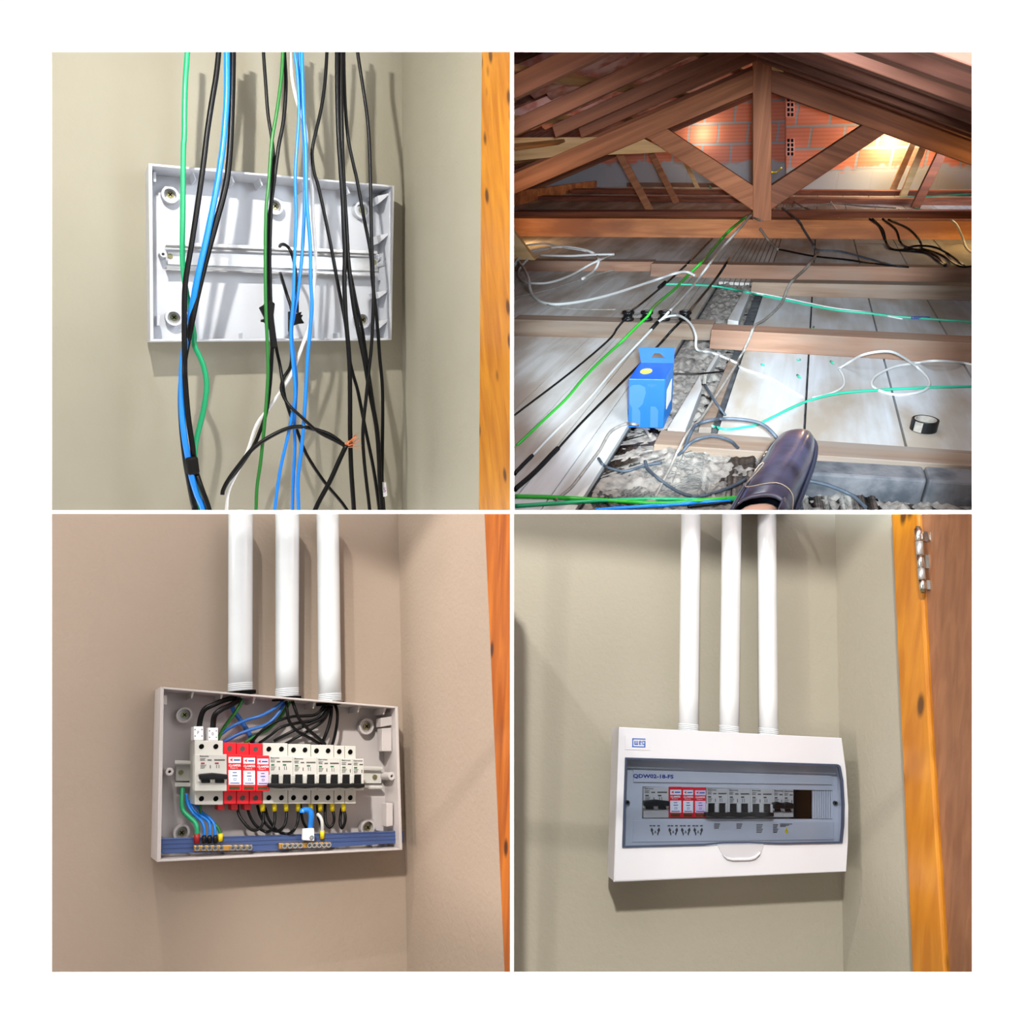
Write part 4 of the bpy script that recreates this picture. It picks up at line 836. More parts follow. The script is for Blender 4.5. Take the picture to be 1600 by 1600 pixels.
# battens along the roof
for left in (True, False):
    s = -sL if left else sR; n = nL if left else nR
    for k in range(9 if left else 10):
        a = ridge(1.0)+s*(.12+.27*k)+n*.047; b = ridge(6.3)+s*(.12+.27*k)+n*.047
        mb = MB(); mb.prism([a, b, b+s*.035, a+s*.035], n*.014)
        clipx(mb, .004 if left else -9)
        if mb.v: tag(mb.build('roof_batten', M['battw'], None), ['first', 'second', 'third', 'fourth', 'fifth', 'sixth', 'seventh', 'eighth', 'ninth', 'tenth'][k]+' thin batten down from the ridge on the '+('left' if left else 'right')+' slope', 'batten', 'roof battens')
# tiles
tile_me = {}
def tile(left):
    s = -sL if left else sR; n = nL if left else nR; c = n.cross(s).normalized(); vs = []; N = 7; fs = []
    for j, (q, rr) in enumerate(((0, .075), (.31, .088))):
        for th in (0, .012):
            for k in range(N): 
                a = math.pi*k/(N-1); vs.append(s*q+c*math.cos(a)*(rr-th)-n*(math.sin(a)*(rr-th)*.7-.06+(.012 if j == 0 else 0)))
    def id_(j, t, k): return j*2*N+t*N+k
    for k in range(N-1):
        fs += [[id_(0, 0, k), id_(0, 0, k+1), id_(1, 0, k+1), id_(1, 0, k)], [id_(0, 1, k+1), id_(0, 1, k), id_(1, 1, k), id_(1, 1, k+1)], [id_(0, 0, k+1), id_(0, 0, k), id_(0, 1, k), id_(0, 1, k+1)], [id_(1, 0, k), id_(1, 0, k+1), id_(1, 1, k+1), id_(1, 1, k)]]
    me = bpy.data.meshes.new('roof_tile'); me.from_pydata([v*UNIT for v in vs], [], fs); me.materials.append(M['tile'])
    for p in me.polygons: p.use_smooth = True
    return me
nt_ = 0
for left in (True, False):
    me = tile(left); s = -sL if left else sR; n = nL if left else nR
    for i in range(14 if left else 15):
        for j in range(8 if left else 8):
            D = 1.12+.175*i; p = ridge(D)+s*(.02+.27*j)+n*.088
            q = p+s*.15
            px = 800+F*q.x/q.y; py = 800-F*q.z/q.y
            if q.x < .1 or q.y < .93 or px < 790 or px > 1590 or py < 0 or py > 330: continue
            o = bpy.data.objects.new('roof_tile', me); COL.objects.link(o); o.location = p*UNIT; nt_ += 1
            tag(o, 'curved clay roof tile lying on the '+('left' if left else 'right')+' slope above the rafters', 'roof tile', 'clay tiles on the '+('left' if left else 'right')+' slope')
print('tiles', nt_)
for left in (True, False):
    s = -sL if left else sR; n = nL if left else nR
    mb = MB(); mb.prism([ridge(.6)-s*.1+n*.175, ridge(7.6)-s*.1+n*.175, ridge(7.6)+s*6.2+n*.175, ridge(.6)+s*6.2+n*.175], n*.02)
    clipx(mb, .004 if left else -9)
    struct(mb.build('ceiling_light_block_'+('left' if left else 'right'), M['tile']))  # unseen slab added above the tiles to block light leaks

# gable wall of hollow bricks
def brickmat():
    m = bpy.data.materials.new('hollow_brickwork'); m.use_nodes = True; nt = m.node_tree; b = nt.nodes['Principled BSDF']; b.inputs['Roughness'].default_value = .85
    cb = axes_coord(nt, (AR, AU, AN), (1, 1, 1))
    br = nt.nodes.new('ShaderNodeTexBrick'); br.inputs['Scale'].default_value = 1; br.inputs['Brick Width'].default_value = .464; br.inputs['Row Height'].default_value = .296; br.inputs['Mortar Size'].default_value = .02
    br.inputs['Color1'].default_value = srgb(204, 128, 104); br.inputs['Color2'].default_value = srgb(194, 128, 114); br.inputs['Mortar'].default_value = srgb(150, 156, 166); br.inputs['Mortar Smooth'].default_value = .2
    nzv = nt.nodes.new('ShaderNodeTexNoise'); nzv.inputs['Scale'].default_value = 9; nzv.inputs['Detail'].default_value = 4
    ad = nt.nodes.new('ShaderNodeVectorMath'); ad.operation = 'MULTIPLY_ADD'; nt.links.new(cb.outputs[0], nzv.inputs['Vector'])
    nt.links.new(nzv.outputs['Color'], ad.inputs[0]); ad.inputs[1].default_value = (.012, .012, 0); nt.links.new(cb.outputs[0], ad.inputs[2]); nt.links.new(ad.outputs[0], br.inputs['Vector'])
    # ribs of the bricks
    wv = nt.nodes.new('ShaderNodeTexWave'); wv.bands_direction = 'Y'; wv.inputs['Scale'].default_value = 6; nt.links.new(cb.outputs[0], wv.inputs['Vector'])
    mx = nt.nodes.new('ShaderNodeMix'); mx.data_type = 'RGBA'; mx.blend_type = 'MULTIPLY'; mr = nt.nodes.new('ShaderNodeMapRange'); mr.inputs[3].default_value = 0; mr.inputs[4].default_value = .25
    nt.links.new(wv.outputs['Fac'], mr.inputs[0]); nt.links.new(mr.outputs[0], mx.inputs[0]); nt.links.new(br.outputs['Color'], mx.inputs[6]); mx.inputs[7].default_value = srgb(190, 150, 130)
    # cement smeared over the lower courses
    sp = nt.nodes.new('ShaderNodeSeparateXYZ'); nt.links.new(cb.outputs[0], sp.inputs[0])
    n2 = nt.nodes.new('ShaderNodeTexNoise'); n2.inputs['Scale'].default_value = 2.6; n2.inputs['Detail'].default_value = 7; nt.links.new(cb.outputs[0], n2.inputs['Vector'])
    ma = nt.nodes.new('ShaderNodeMath'); ma.operation = 'MULTIPLY_ADD'; ma.inputs[1].default_value = -.55; nt.links.new(n2.outputs[0], ma.inputs[0]); nt.links.new(sp.outputs['Y'], ma.inputs[2])
    m3 = nt.nodes.new('ShaderNodeMapRange'); m3.inputs[1].default_value = .03; m3.inputs[2].default_value = .07; m3.inputs[3].default_value = 1; m3.inputs[4].default_value = 0; nt.links.new(ma.outputs[0], m3.inputs[0])
    m4 = nt.nodes.new('ShaderNodeMix'); m4.data_type = 'RGBA'; nt.links.new(m3.outputs[0], m4.inputs[0]); nt.links.new(mx.outputs[2], m4.inputs[6]); m4.inputs[7].default_value = srgb(158, 164, 174)
    nt.links.new(m4.outputs[2], b.inputs['Base Color'])
    bp = nt.nodes.new('ShaderNodeBump'); bp.inputs['Strength'].default_value = .5; bp.inputs['Distance'].default_value = .01; nt.links.new(br.outputs['Fac'], bp.inputs['Height']); bp.invert = True; nt.links.new(bp.outputs[0], b.inputs['Normal'])
    return m
M['brick'] = brickmat()
DG = AN.dot(fl(1350, 297)); DG2 = DG+.5
g = lambda x, y, D: tp_(x, y, D)
o = MB().prism([g(1228.5, 70, DG), g(1640, 70, DG), g(1640, 303, DG), g(1228.5, 300, DG)], AN*.1).build('wall_gable_right', M['brick'], org=g(1228.5, 300, DG)); struct(o)
mb = MB().prism([g(790, 60, DG2), g(1330, 60, DG2), g(1330, 300, DG2), g(790, 300, DG2)], AN*.1); clipx(mb)
struct(mb.build('wall_gable_left', M['brick'], org=g(1228.5, 285, DG2)))
for y0, y1 in ((152, 183), (216, 244)):
    T = thing('hollow_brick', 'orange hollow brick end showing eight holes, '+('upper' if y0 < 200 else 'lower')+' one beside the dark gap', 'brick', g(1235, y1, DG-.01), 'hollow brick ends in the gable')
    mb = MB().prism([g(1228.3, y0, DG-.012), g(1241.5, y0, DG-.012), g(1241.5, y1, DG-.012), g(1228.3, y1, DG-.012)], AN*.05); mb.build('clay_body', M['tile'], T, .002)
    for i in range(2):
        for j in range(4):
            x = 1232+i*5.8; y = y0+(y1-y0)*(j+.5)/4
            mb = MB().prism([g(x-1.9, y-2.6, DG-.0135), g(x+1.9, y-2.6, DG-.0135), g(x+1.9, y+2.6, DG-.0135), g(x-1.9, y+2.6, DG-.0135)], AN*.003); mb.build('hole', M['dark'], T)
# warm sunlight falling through gaps in the roof onto the gable
c1 = g(1392, 222, DG); point('gable_glow_right', (c1-AN*.13+AU*.02)*2, .06, 48, (1, .76, .4))
c2 = g(1098, 213, DG2); point('gable_glow_left', (c2-AN*.1+AU*.02)*2, .05, 8, (1, .82, .55))
c3 = g(1330, 255, DG); area('gable_fill', (c3-AN*1.6+AU*.5+AR*.5)*2, c3*2, 1.2, 700, (.74, .88, 1))  # added cool fill facing the gable, unseen from the camera
a3 = tp_(840, 355, DT); point('glow_tie_left', (a3-AN*.25+AU*.05)*2, .1, 5, (1, .6, .25))
a4 = tp_(1540, 330, DT-.25); point('glow_floor_right', (a4+AU*.05)*2, .12, 10, (1, .7, .3))

# rubble channel with mortar
def rubble(name, poly_fn, nu, nv, amp, label, mname='rubble'):
    mb = MB(); vs = []
    for j in range(nv+1):
        for i in range(nu+1):
            p = poly_fn(i/nu, j/nv); e = min(1, 6*min(i/nu, 1-i/nu))
            hgt = (noise.noise(p*16)*.45+noise.noise(p*48)*.4+noise.noise(p*120)*.3)*amp
            vs.append(p+AU*(hgt*e+amp*.25*e-.004))
    mb.add(vs, [[j*(nu+1)+i, j*(nu+1)+i+1, (j+1)*(nu+1)+i+1, (j+1)*(nu+1)+i] for j in range(nv) for i in range(nu)], 0, True)
    clipx(mb); [None]
    mb.s = [True]*len(mb.f)
    return tag(mb.build(name, M[mname]), label, 'rubble', kind='stuff')
Dn = lambda px, py: AD.dot(fl(px, py))
aE2 = acr(1100, 640); 
rubble('mortar_rubble', lambda u, v: FP(aF+(aE2-aF+.012)*u, Dn(1000, 760)+(Dn(1150, 437)-Dn(1000, 760))*v, -.012), 40, 260, .024, 'grey mortar rubble in the channel between the boards')
aG = acr(925, 790)
rubble('mortar_rubble', lambda u, v: FP(aG-.01+(acr(1560, 760)-aG)*u, .80+(Dn(1100, 714)-.80)*v+.06*v*(1-u)*(1 if u < .2 else 0), .008), 240, 60, .024, 'dusty mortar rubble in front of the nearest joist')
# plank edges beside the channel
def plank(poly, k, th, label, m_='boardR'):
    P = [fl(x, y, k) for x, y in poly]; tag(MB().prism(P, -AU*th).build('plank', M[m_], None, .0015), label, 'plank')
plank([(1094, 585), (1097, 605), (1071, 672), (1043, 669)], .022, .03, 'short white plank edge right of the blue box')
plank([(1164, 450), (1173, 455), (1154, 502), (1137, 499)], .03, .03, 'white plank edge at the far end of the rubble channel')
plank([(1121, 548), (1126, 551), (1104, 588), (1099, 586)], .012, .02, 'thin white plank sliver between joist and blue box')
plank([(1140, 560), (1152, 563), (1112, 668), (1092, 668)], .008, .012, 'dusty narrow board right of the blue box', 'beamgrey')
# dark block in front of the nearest joist on the right
for x0, y0, t0, x1, y1, t1, lb in ((1240, 783, 738, 1436, 794, 750, 'dark rough masonry block right of the shoe, left of the joint'), (1439, 794, 750, 1560, 801, 758, 'dark rough masonry block at the lower right corner')):
    p, q = fl(x0, y0), fl(x1, y1); kp, kq = kup(p, t0), kup(q, t1); bk = AD*.05
    mb = MB(); mb.wedge([p, q, q+AU*kq, p+AU*kp], [p+bk, q+bk, q+bk+AU*kq, p+bk+AU*kp])
    tag(mb.build('concrete_block', M['block'], None, .004), lb, 'block', 'dark blocks under the joist')

# surfaces seen from the eye point, used to lay small things and cables on them
from mathutils.bvhtree import BVHTree
def make_bvh():
    vs, fs = [], []
    for o in bpy.data.objects:
        if o.type != 'MESH' or not o.name.split('.')[0] in ('floor_joist', 'floor_boards_right', 'floor_boards_left', 'floor_boards_middle', 'floor_upper_right', 'mortar_rubble', 'plank', 'concrete_block', 'tie_beam', 'ridge_block', 'reel'): continue
        loc = o.location if o.parent is None else o.location+o.parent.location
        k = len(vs); vs += [v.co+loc for v in o.data.vertices]; fs += [[k+i for i in p.vertices] for p in o.data.polygons]
    return BVHTree.FromPolygons(vs, fs)
bpy.context.view_layer.update(); BV = make_bvh()
def surf(px, py):
    d = ray(px, py); h = BV.ray_cast(V((0, 0, 0)), d.normalized())[0]
    return (h/UNIT) if h is not None else fl(px, py)

# blue lamp box with hanging tab
M['boxb'] = mat('blue_carton', srgb(4, 78, 180), .45); M['boxc'] = mat('light_blue_carton', srgb(12, 120, 205), .4); M['bulb'] = mat('printed_grey_blue', srgb(42, 90, 140), .5)
bx = thing('light_bulb_box', 'upright bright blue cardboard bulb box with a hang tab, standing by the rubble', 'box', fl(1010, 668))
f0 = fl(981.5, 668, -.005); f1_ = fl(1036.5, 669.5, -.005); up = AU; hh_l = kup(f0, 594); 
wv_ = f1_-f0; dep = fl(1050, 640, -.005)-f1_; top = up*.0
fl_t = f0+up*kup(f0, 592); fr_t = f1_+up*kup(f1_, 590); tl = f0+(fl_t-f0); 
hb_ = kup(f0, 592); mbx = MB(); outw = -wv_.normalized()*.004
A0 = f0; A1 = f1_; A2 = f1_+dep; A3 = f0+dep; T0 = A0+up*hb_-wv_*.06; T1 = A1+up*hb_-wv_*.06; T2 = A2+up*hb_-wv_*.06; T3 = A3+up*hb_-wv_*.06
mbx.wedge([A0, A1, T1, T0], [A3, A2, T2, T3]); mbx.m = [0, 0, 0, 1, 0, 0]; mbx.build('carton', [M['boxb'], M['boxc']], bx, .001)
tbx = MB(); tw = (T2-T3); hp = T3+tw*.04
a, b = hp, T2; c = b+up*.030-tw*.02; d = a+up*.030-tw*.1
hole = [a+(b-a)*.3+up*.010, a+(b-a)*.72+up*.010, a+(b-a)*.6+up*.019-tw*.04, a+(b-a)*.42+up*.019-tw*.04]
for i in range(4):
    o4 = [a, b, c, d]; tbx.prism([o4[i], o4[(i+1) % 4], hole[(i+1) % 4], hole[i]], -AD*.0012)
tbx.build('hang_tab', M['boxb'], bx)
def onface(u, v, o=.0006): return A0+(A1-A0)*u+(T0-A0)*v-AN*o if True else None
fn = (A1-A0).cross(T0-A0).normalized(); fn = fn if fn.y < 0 else -fn
onface = lambda u, v, o=.0005: A0+(A1-A0)*u+(T0-A0)*v+fn*o
bb = MB(); bb.prism([onface(u, v) for u, v in ((.02, .82), (.1, .88), (.3, .89), (.46, .84), (.48, .72), (.44, .62), (.4, .5), (.3, .42), (.1, .42), (.02, .5))], -fn*.0003); bb.build('printed_bulb', M['bulb'], bx)
for u0, u1, v1 in ((.1, .34, .42), (.62, .84, .45)):
    bb = MB(); bb.prism([onface(u0, .02), onface(u1, .02), onface(u1, v1-.08), onface(u1-.08, v1), onface(u0, v1)], -fn*.0003); bb.build('printed_panel', M['bulb'], bx)
sn = (A2-A1).cross(T1-A1).normalized(); sn = sn if sn.x > 0 else -sn
of2 = lambda u, v, o=.0005: A1+(A2-A1)*u+(T1-A1)*v+sn*o
bb = MB(); bb.prism([of2(.25, .3), of2(.8, .3), of2(.8, .75), of2(.25, .7)], -sn*.0003); bb.build('white_panel', M['label'], bx)
ofT = lambda u, v: T0+(T1-T0)*u+(T3-T0)*v+up*.0004
bb = MB(); bb.prism([ofT(.35+.17*math.cos(a), .45+.17*math.sin(a)) for a in [k*.63 for k in range(10)]], up*.0002); bb.build('yellow_mark', M['yellow'], bx)
cu = bpy.data.curves.new('lettering', 'FONT'); cu.body = 'elgin'; cu.size = .3; ob = bpy.data.objects.new('lettering', cu); COL.objects.link(ob); bpy.context.view_layer.update()
me = bpy.data.meshes.new_from_object(ob.evaluated_get(bpy.context.evaluated_depsgraph_get())); lt = MB()
lt.add([onface(.52+v.co.x*.45, .86+v.co.y*.3) for v in me.vertices], [list(p.vertices) for p in me.polygons]); bpy.data.objects.remove(ob); lt.build('lettering', M['bulb'], bx)

# black insulators on the joist
for i, (x, y) in enumerate(((981, 497), (1010, 497), (1037.5, 497), (1070, 497))):
    c = surf(x, 500); T = thing('cable_insulator', ['leftmost black round insulator holding the black cable', 'black round insulator holding the green cable', 'black round insulator holding the white cable', 'rightmost black round insulator on the joist'][i], 'insulator', c, 'black insulators on the joist')
    r = 9.6*c.y/F; MB().lathe(c, AU, [(0, 0), (0, r), (r*.35, r), (r*.45, r*.72), (r*.95, r*.72), (r*1.05, r), (r*1.4, r), (r*1.45, r*.5), (r*1.45, 0)], 20).build('reel', M['lever'], T, 0)
    MB().lathe(c+AU*r*1.45, AU, [(0, 0), (0, r*.4), (r*.12, r*.35), (r*.12, 0)], 12).build('nail_head', M['ink'], T)
    if i in (0, 2):
        MB().tube([c+AU*r*1.0, c+AU*r*1.1+AR*r*1.9], r*.14, 6).build('nail', M['ink'], T)

bpy.context.view_layer.update(); BV = make_bvh()
# tape roll
c = fl(1442, 672, .0); T = thing('tape_roll', 'roll of black electrical tape lying on the white boards', 'tape roll', c)
r = 19*c.y/F; hh = .02
MB().lathe(c+AU*.001, AU, [(0, r), (hh, r), (hh, r*.82), (0, r*.82), (0, r)], 32, 0, False).build('tape', M['lever'], T, .0006)
MB().lathe(c+AU*.0008, AU, [(0, r*.815), (hh*1.02, r*.815), (hh*1.02, r*.72), (0, r*.72), (0, r*.815)], 32, 0, False).build('core', M['dust'], T, .0004)
vv = -AU.cross(AR).normalized(); vv = vv if vv.y < 0 else -vv
P = []
for k in range(5):
    a = -2.6+k*.16; P.append(c+(AR*math.cos(a)+(-vv)*math.sin(a))*r*1.006)
for p, q in zip(P, P[1:]): MB().prism([p+AU*.002, q+AU*.002, q+AU*hh, p+AU*hh], vv*.0005).build('tape_end', M['dust'], T)

# cables in the attic
def acable(s, k, rpx, m_, label, cat='cable', grp='cables on the attic floor', name='cable', n=7):
    pts = C(s); free = [len(q) > 2 for q in pts]
    Q = spline([V((q[0], q[1], q[2] if len(q) > 2 else 0)) for q in pts], 6); P = []
    for q in Q:
        g_ = surf(q.x, q.y); rr = rpx*g_.y/F; p = g_-g_.normalized()*rr*.9+AU*rr*.5
        if q.z > .012 and name != 'wire':
            f_ = fl(q.x, q.y, q.z)
            if f_.y < p.y: p = p*max(f_.y/p.y, .9)
        P.append(p if name != 'wire' else fl(q.x, q.y, max(k, q.z)))
    if name != 'wire':                           # slacken abrupt steps
        for _ in range(2):
            ys = [p.y for p in P]
            P = [p*(min(p.y, (ys[max(i-1, 0)]+p.y+ys[min(i+1, len(ys)-1)])/3)/p.y) for i, p in enumerate(P)]
    P = [p if p.x > .0045 else V((.0045, p.y, p.z)) for p in P]
    o = MB().tube(P, [rpx*p.y/F for p in P], n).build(name, M[m_]); return tag(o, label, cat, grp)
K = .006
acable('803.5,649.5 888,585.5 950,533 965,513,.03 976,500,.04 990,484,.035 1000,477 1039,445 1075,412,.02 1112,374', K, 1.7, 'blk', 'taut black cable from the left edge to the leftmost insulator and beyond')
acable('803.5,701 847,660 885,624 910,594 940,563.5 970,536,.01 995,511,.035 1012,495,.04 1022,480,.02 1042,463 1056,451 1075,431 1086,420.5,.02 1102.5,404 1125,377 1141,360,.06 1168,338,.07', K, 2.2, 'brightgreen', 'taut bright green cable running to the truss')
acable('830,715 870,673 915.5,629.5 965,572 1017,517,.03 1030,503,.04 1039,495,.04 1078,453.5 1097,429 1125,392 1152,362,.06 1175,335,.08', K, 2.2, 'whitec', 'taut white cable running to the truss')
acable('803.5,742 818,727 832,713', K, 3.3, 'blk', 'black sleeved end of the white cable near the left edge')
acable('1017,517,.03 1028,504.5,.036', K, 3, 'tape', 'black taped joint on the white cable below the insulators', 'tape')
acable('863,712 910,660 976,594 1028,541.5 1050,517,.03 1064,503,.04 1080,484 1116,440 1140,405,.01', K, 2.0, 'blk', 'rightmost taut black cable passing behind the blue box')
acable('803.5,767 835,740 863,711 872,702', .01, 4.0, 'tape', 'thick black taped cable end in the lower left', 'tape')
acable('1028,504,.036 1042,496,.05 1061,494.5,.06 1078,506,.06 1087,525,.05 1089,547,.02 1113,552.5 1149,567.5 1160,577 1201,591 1226,605 1253,621,.004', K, 2, 'whitec', 'white cable looping off the third insulator toward the right boards')
acable('803.5,415 816,400,.02 836,393,.03 877,387,.03 918,393,.02 935,405 929,423 910,437', K, 2.2, 'whitec', 'large white cable arc in the left coil, uppermost')
acable('814,386,.03 830,383,.03 855,381.5,.03 877,387,.03 916,393,.03', K, 1.6, 'whitec', 'short white cable behind the left coil')
acable('844,400,.02 890,401,.02 930,399,.02 960,398.5,.02', K, 2, 'whitec', 'straight white cable across the left coil')
acable('960,398 926.5,412 890.8,431.5 855,443 822,442 809.6,431.5 814,418 836,397,.03 860,389,.03', K, 1.9, 'whitec', 'white cable sweeping round the left coil, lowest arc')
acable('803.5,417 811,411,.03 824.8,434,.03 831.6,462 855,475.5 896,474 951,462 1020,440 1053,429,.03 1072,426,.03 1086,432,.02', K, 2.3, 'whitec', 'long white cable swinging from the left coil to the green cable')
acable('833,464.5 860,478 896,483 935,484 962,484', K, 1, 'dust', 'thin grey wire in front of the left coil')
acable('803.5,465 850,455 890,443 930,430 960,422', .004, 1, 'dust', 'thin grey wire crossing the boards beneath the left coil')
acable('1036,445,.01 1061,445 1116,448 1160,456 1174,459 1229,470 1297.5,484 1358,490.5 1407,496 1523,504.5 1545,506', K, 1.8, 'aqua', 'long aqua cable running right between two joists')
acable('1030,451 1039,443', .008, 3.2, 'tape', 'dark taped joint at the left end of the aqua cable', 'tape')
acable('1424,498 1438,498 1451.5,498', .007, 2.6, 'navy', 'dark blue sleeve on the aqua cable at the right', 'sleeve')
acable('1173,457 1229,467 1297.5,481 1358,489 1410,499', .008, 1.2, 'whitec', 'thin white wire lying along the aqua cable')
acable('1113,667 1135,672 1160,669 1187.5,662.5 1250.8,632 1303,617 1366,611 1440,607 1523,604.8 1545,604', K, 2.2, 'aqua', 'aqua cable crossing the front boards behind the tape roll')
acable('1311,577 1330,565,.02 1349.8,555,.05 1380,550,.06 1402,554,.05 1429.5,572,.01 1448.8,591 1451,605 1435,614 1402,618 1374.5,611.5 1362,602 1369,588 1396.5,574.5 1426.8,569 1459.8,565,.02 1498,567.6,.01 1523,572 1545,577', K, 2.1, 'whitec', 'white cable looped in two rings on the front right boards')
acable('1311,577 1318,591 1316.8,605 1297,616 1270,622.5', K, 1.8, 'whitec', 'short white cable end curving down on the front boards')
acable('1187.5,358,.05 1201,376.5,.01 1216,391', K, 1.8, 'dust', 'grey cable dropping from the tie beam near the post')
acable('1190,345,.09 1182,343,.09 1172,338,.08', K, 1.6, 'dust', 'grey cable stub draped over the tie beam by the post')
acable('1216,391 1223,391.6 1270,401 1325,407 1388,415.5 1420,418', K, 1.5, 'blk', 'black cable lying behind the rear joist, front one')
acable('1222,326,.02 1247,345,.1 1256,360,.04 1270,382 1278,391.6 1314,394 1352.5,404 1394,415.5', K, 1.6, 'grey', 'grey and black cable falling over the tie beam right of the post')
acable('1278,395.8 1259,420,.03 1234,445,.03 1220.5,475.5 1196,500 1179,511,.04 1168,536,.02 1149,572 1116,624 1095,655,.02 1075,676,.04 1060,704,.03 1047.5,731 1035,755 1025,776', .012, 2.2, 'dust', 'long grey dusty cable snaking from the rear boards down beside the blue box')
for s, lb in (('1358.5,343,.115 1374,355,.07 1383.5,378,.01 1392.7,390.5 1429,390.5 1456.5,396 1479,416', 'black cable over the tie beam, leftmost of the right bundle'),
              ('1363,343,.115 1379,359.7,.06 1385.8,382.5 1399.5,391.6 1445,396 1463,407.6 1477,416.5', 'black cable over the tie beam, second of the right bundle'),
              ('1379,343,.115 1399.5,359.7,.06 1408.6,382 1430,391 1460,400 1478,414', 'black cable over the tie beam, third of the right bundle'),
              ('1388,344,.115 1418,357.4,.07 1436,375.7,.02 1440.6,389', 'black cable over the tie beam, rightmost of the right bundle'),
              ('1413,389 1434,385,.02 1463,388,.02 1490,403 1506.7,416.7', 'black cable arching over the right bundle on the floor'),
              ('1440,389 1470,399 1500,417 1524,416', 'black cable running to the right edge behind the joist')):
    acable(s, .008, 1.6, 'blk', lb)
acable('1486,345,.115 1495,353,.09 1504.4,373,.02 1511,389 1523,398 1540,404', .006, 1.6, 'whitec', 'white cable falling over the tie beam at the far right')
for s, c_, lb in (('1230,310 1270,313 1330,312 1400,309 1523,303', 'aqua', 'thin aqua wire stretched behind the truss on the right'), ('1212,325 1250,325 1300,318 1345,322 1400,325', 'dust', 'thin grey wire behind the tie beam'), ('1296,312 1308,330 1311,342', 'whitec', 'white wire tail behind the tie beam, left'), ('1405,326 1412,333 1420,342', 'whitec', 'white wire tail behind the tie beam, right'),
                  ('1225,305 1260,326 1290,330 1315,331', 'blk', 'thin black wire tangled behind the tie beam'), ('1430,325 1460,332 1500,339', 'aqua', 'aqua wire by the foot of the dark strut'), ('1100,283,.02 1108,290 1114,298', 'aqua', 'short aqua wire at the foot of the left gable')):
    acable(s, .012, 1.1, c_, lb, 'wire', 'thin wires behind the truss', 'wire')
acable('1206,269,.3 1214,268,.3 1221,262,.32', .01, 1.1, 'yellow', 'short yellow wire sticking out beside the king post', 'wire', 'thin wires behind the truss', 'wire')
acable('803.5,777 850,778 910,781 975,785 1036,788 1100,783 1155,779', .055, 3.4, 'brightgreen', 'thick green cable along the bottom edge, crossing from top left')
acable('803.5,792 850,789 896,786 960,783 1020,781 1085,782 1155,783', .062, 3.2, 'teal', 'thick green cable along the bottom edge, the other of the pair')
acable('930,798 1000,793 1036,791 1075,788 1102,786 1140,785', .05, 3, 'blue', 'blue cable at the bottom edge beneath the green pair')
acable('1075,793 1110,789 1145,786', .05, 2.4, 'blk', 'black cable at the bottom edge beside the shoe')
acable('935,717 943,728 957,734 979,737 1009,728 1034,724', .02, 2.4, 'grey', 'grey cable arc lying in the rubble left')
acable('868,782 890,765 904.5,748 921,726 937.5,704 954,676 976,664 990,664,.02 1003.5,668 1017,685', .02, 2.5, 'dust', 'dusty grey cable curling round in front of the blue box')
acable('1060,712,.03 1068,705,.04 1078,694,.05 1091.5,687,.06 1116,683,.06 1141,690,.05 1153,701,.03', .02, 2.5, 'grey', 'dark grey cable arc with a cut end on the nearest joist')
acable('1070,700,.03 1078,680,.04 1088.8,665,.05 1116,657,.06 1150,656,.06 1187,662.5,.05 1209,680,.04 1222,700,.02', .02, 2.8, 'grey', 'dark grey cable arching behind the shoe toe')
acable('1008,722 1012,734 1034,753 1061,770 1085,777 1110,773 1144,761 1165,750', .02, 2.8, 'grey', 'grey cable sagging in the rubble left of the shoe')
acable('1255,752 1275,755 1297,761 1330,775 1352,794', .055, 3, 'grey', 'grey cable emerging right of the shoe over the dark block')
acable('1251,770 1250,782 1253,797', .05, 2.6, 'grey', 'short grey cable hanging down right of the shoe heel')
acable('1048,584,.02 1075,585,.02 1100,584,.02 1130,581,.01', .02, 1.4, 'blk', 'thin black wire bridging the rubble channel behind the blue box')
acable('1101,602,.02 1115,625,.02 1133,650,.01', .02, 2, 'grey', 'short dark cable end on the board right of the blue box')
for i, (x, y) in enumerate(((1192, 570), (1248, 562), (1300, 566), (1248, 588), (1269, 513))):
    a = random.uniform(-1, 1); P = [fl(x-2.5, y+a*2.5, .003), fl(x+2.5, y-a*2.5, .003)]
    tag(MB().tube(P, 1.5*P[0].y/F, 6).build('cable_offcut', M['aqua']), ['small green cable offcut nearest the rubble channel', 'small green offcut just behind the groove, upper', 'small green offcut beside the white loop', 'small green offcut just behind the groove, lower', 'small green offcut against the lapped reddish joist'][i], 'offcut', 'green cable offcuts on the boards')

# person: foot in a dark leather shoe
M['leather'] = mat('dark_leather', srgb(62, 62, 84), .3, var=.5, vscale=12, bump=.3, bscale=35, c2=srgb(36, 34, 48), coat=.4)
M['leather2'] = mat('dark_leather_strap', srgb(38, 42, 58), .35, bump=.2, bscale=40)
M['sole'] = mat('dark_rubber_sole', srgb(40, 46, 60), .6)
M['stitch'] = mat('tan_stitching', srgb(150, 130, 110), .7)
hs_ = [(1113, 1224, 852, .07), (1124, 1232, 832, .07), (1135, 1240, 812, .06), (1146, 1247, 792, .06), (1158, 1255, 772, .06), (1171, 1262.5, 752, .06), (1182, 1269, 734, .06), (1192, 1273.5, 716, .06), (1201, 1274.5, 702, .06), (1209, 1271, 692, .06), (1220, 1264, 685, .06), (1232, 1254, 681, .06)]
PR = thing('person', "person's foot in a dark scuffed leather slip-on shoe, stretched over the joist", 'person', fl(1195, 790, .05))
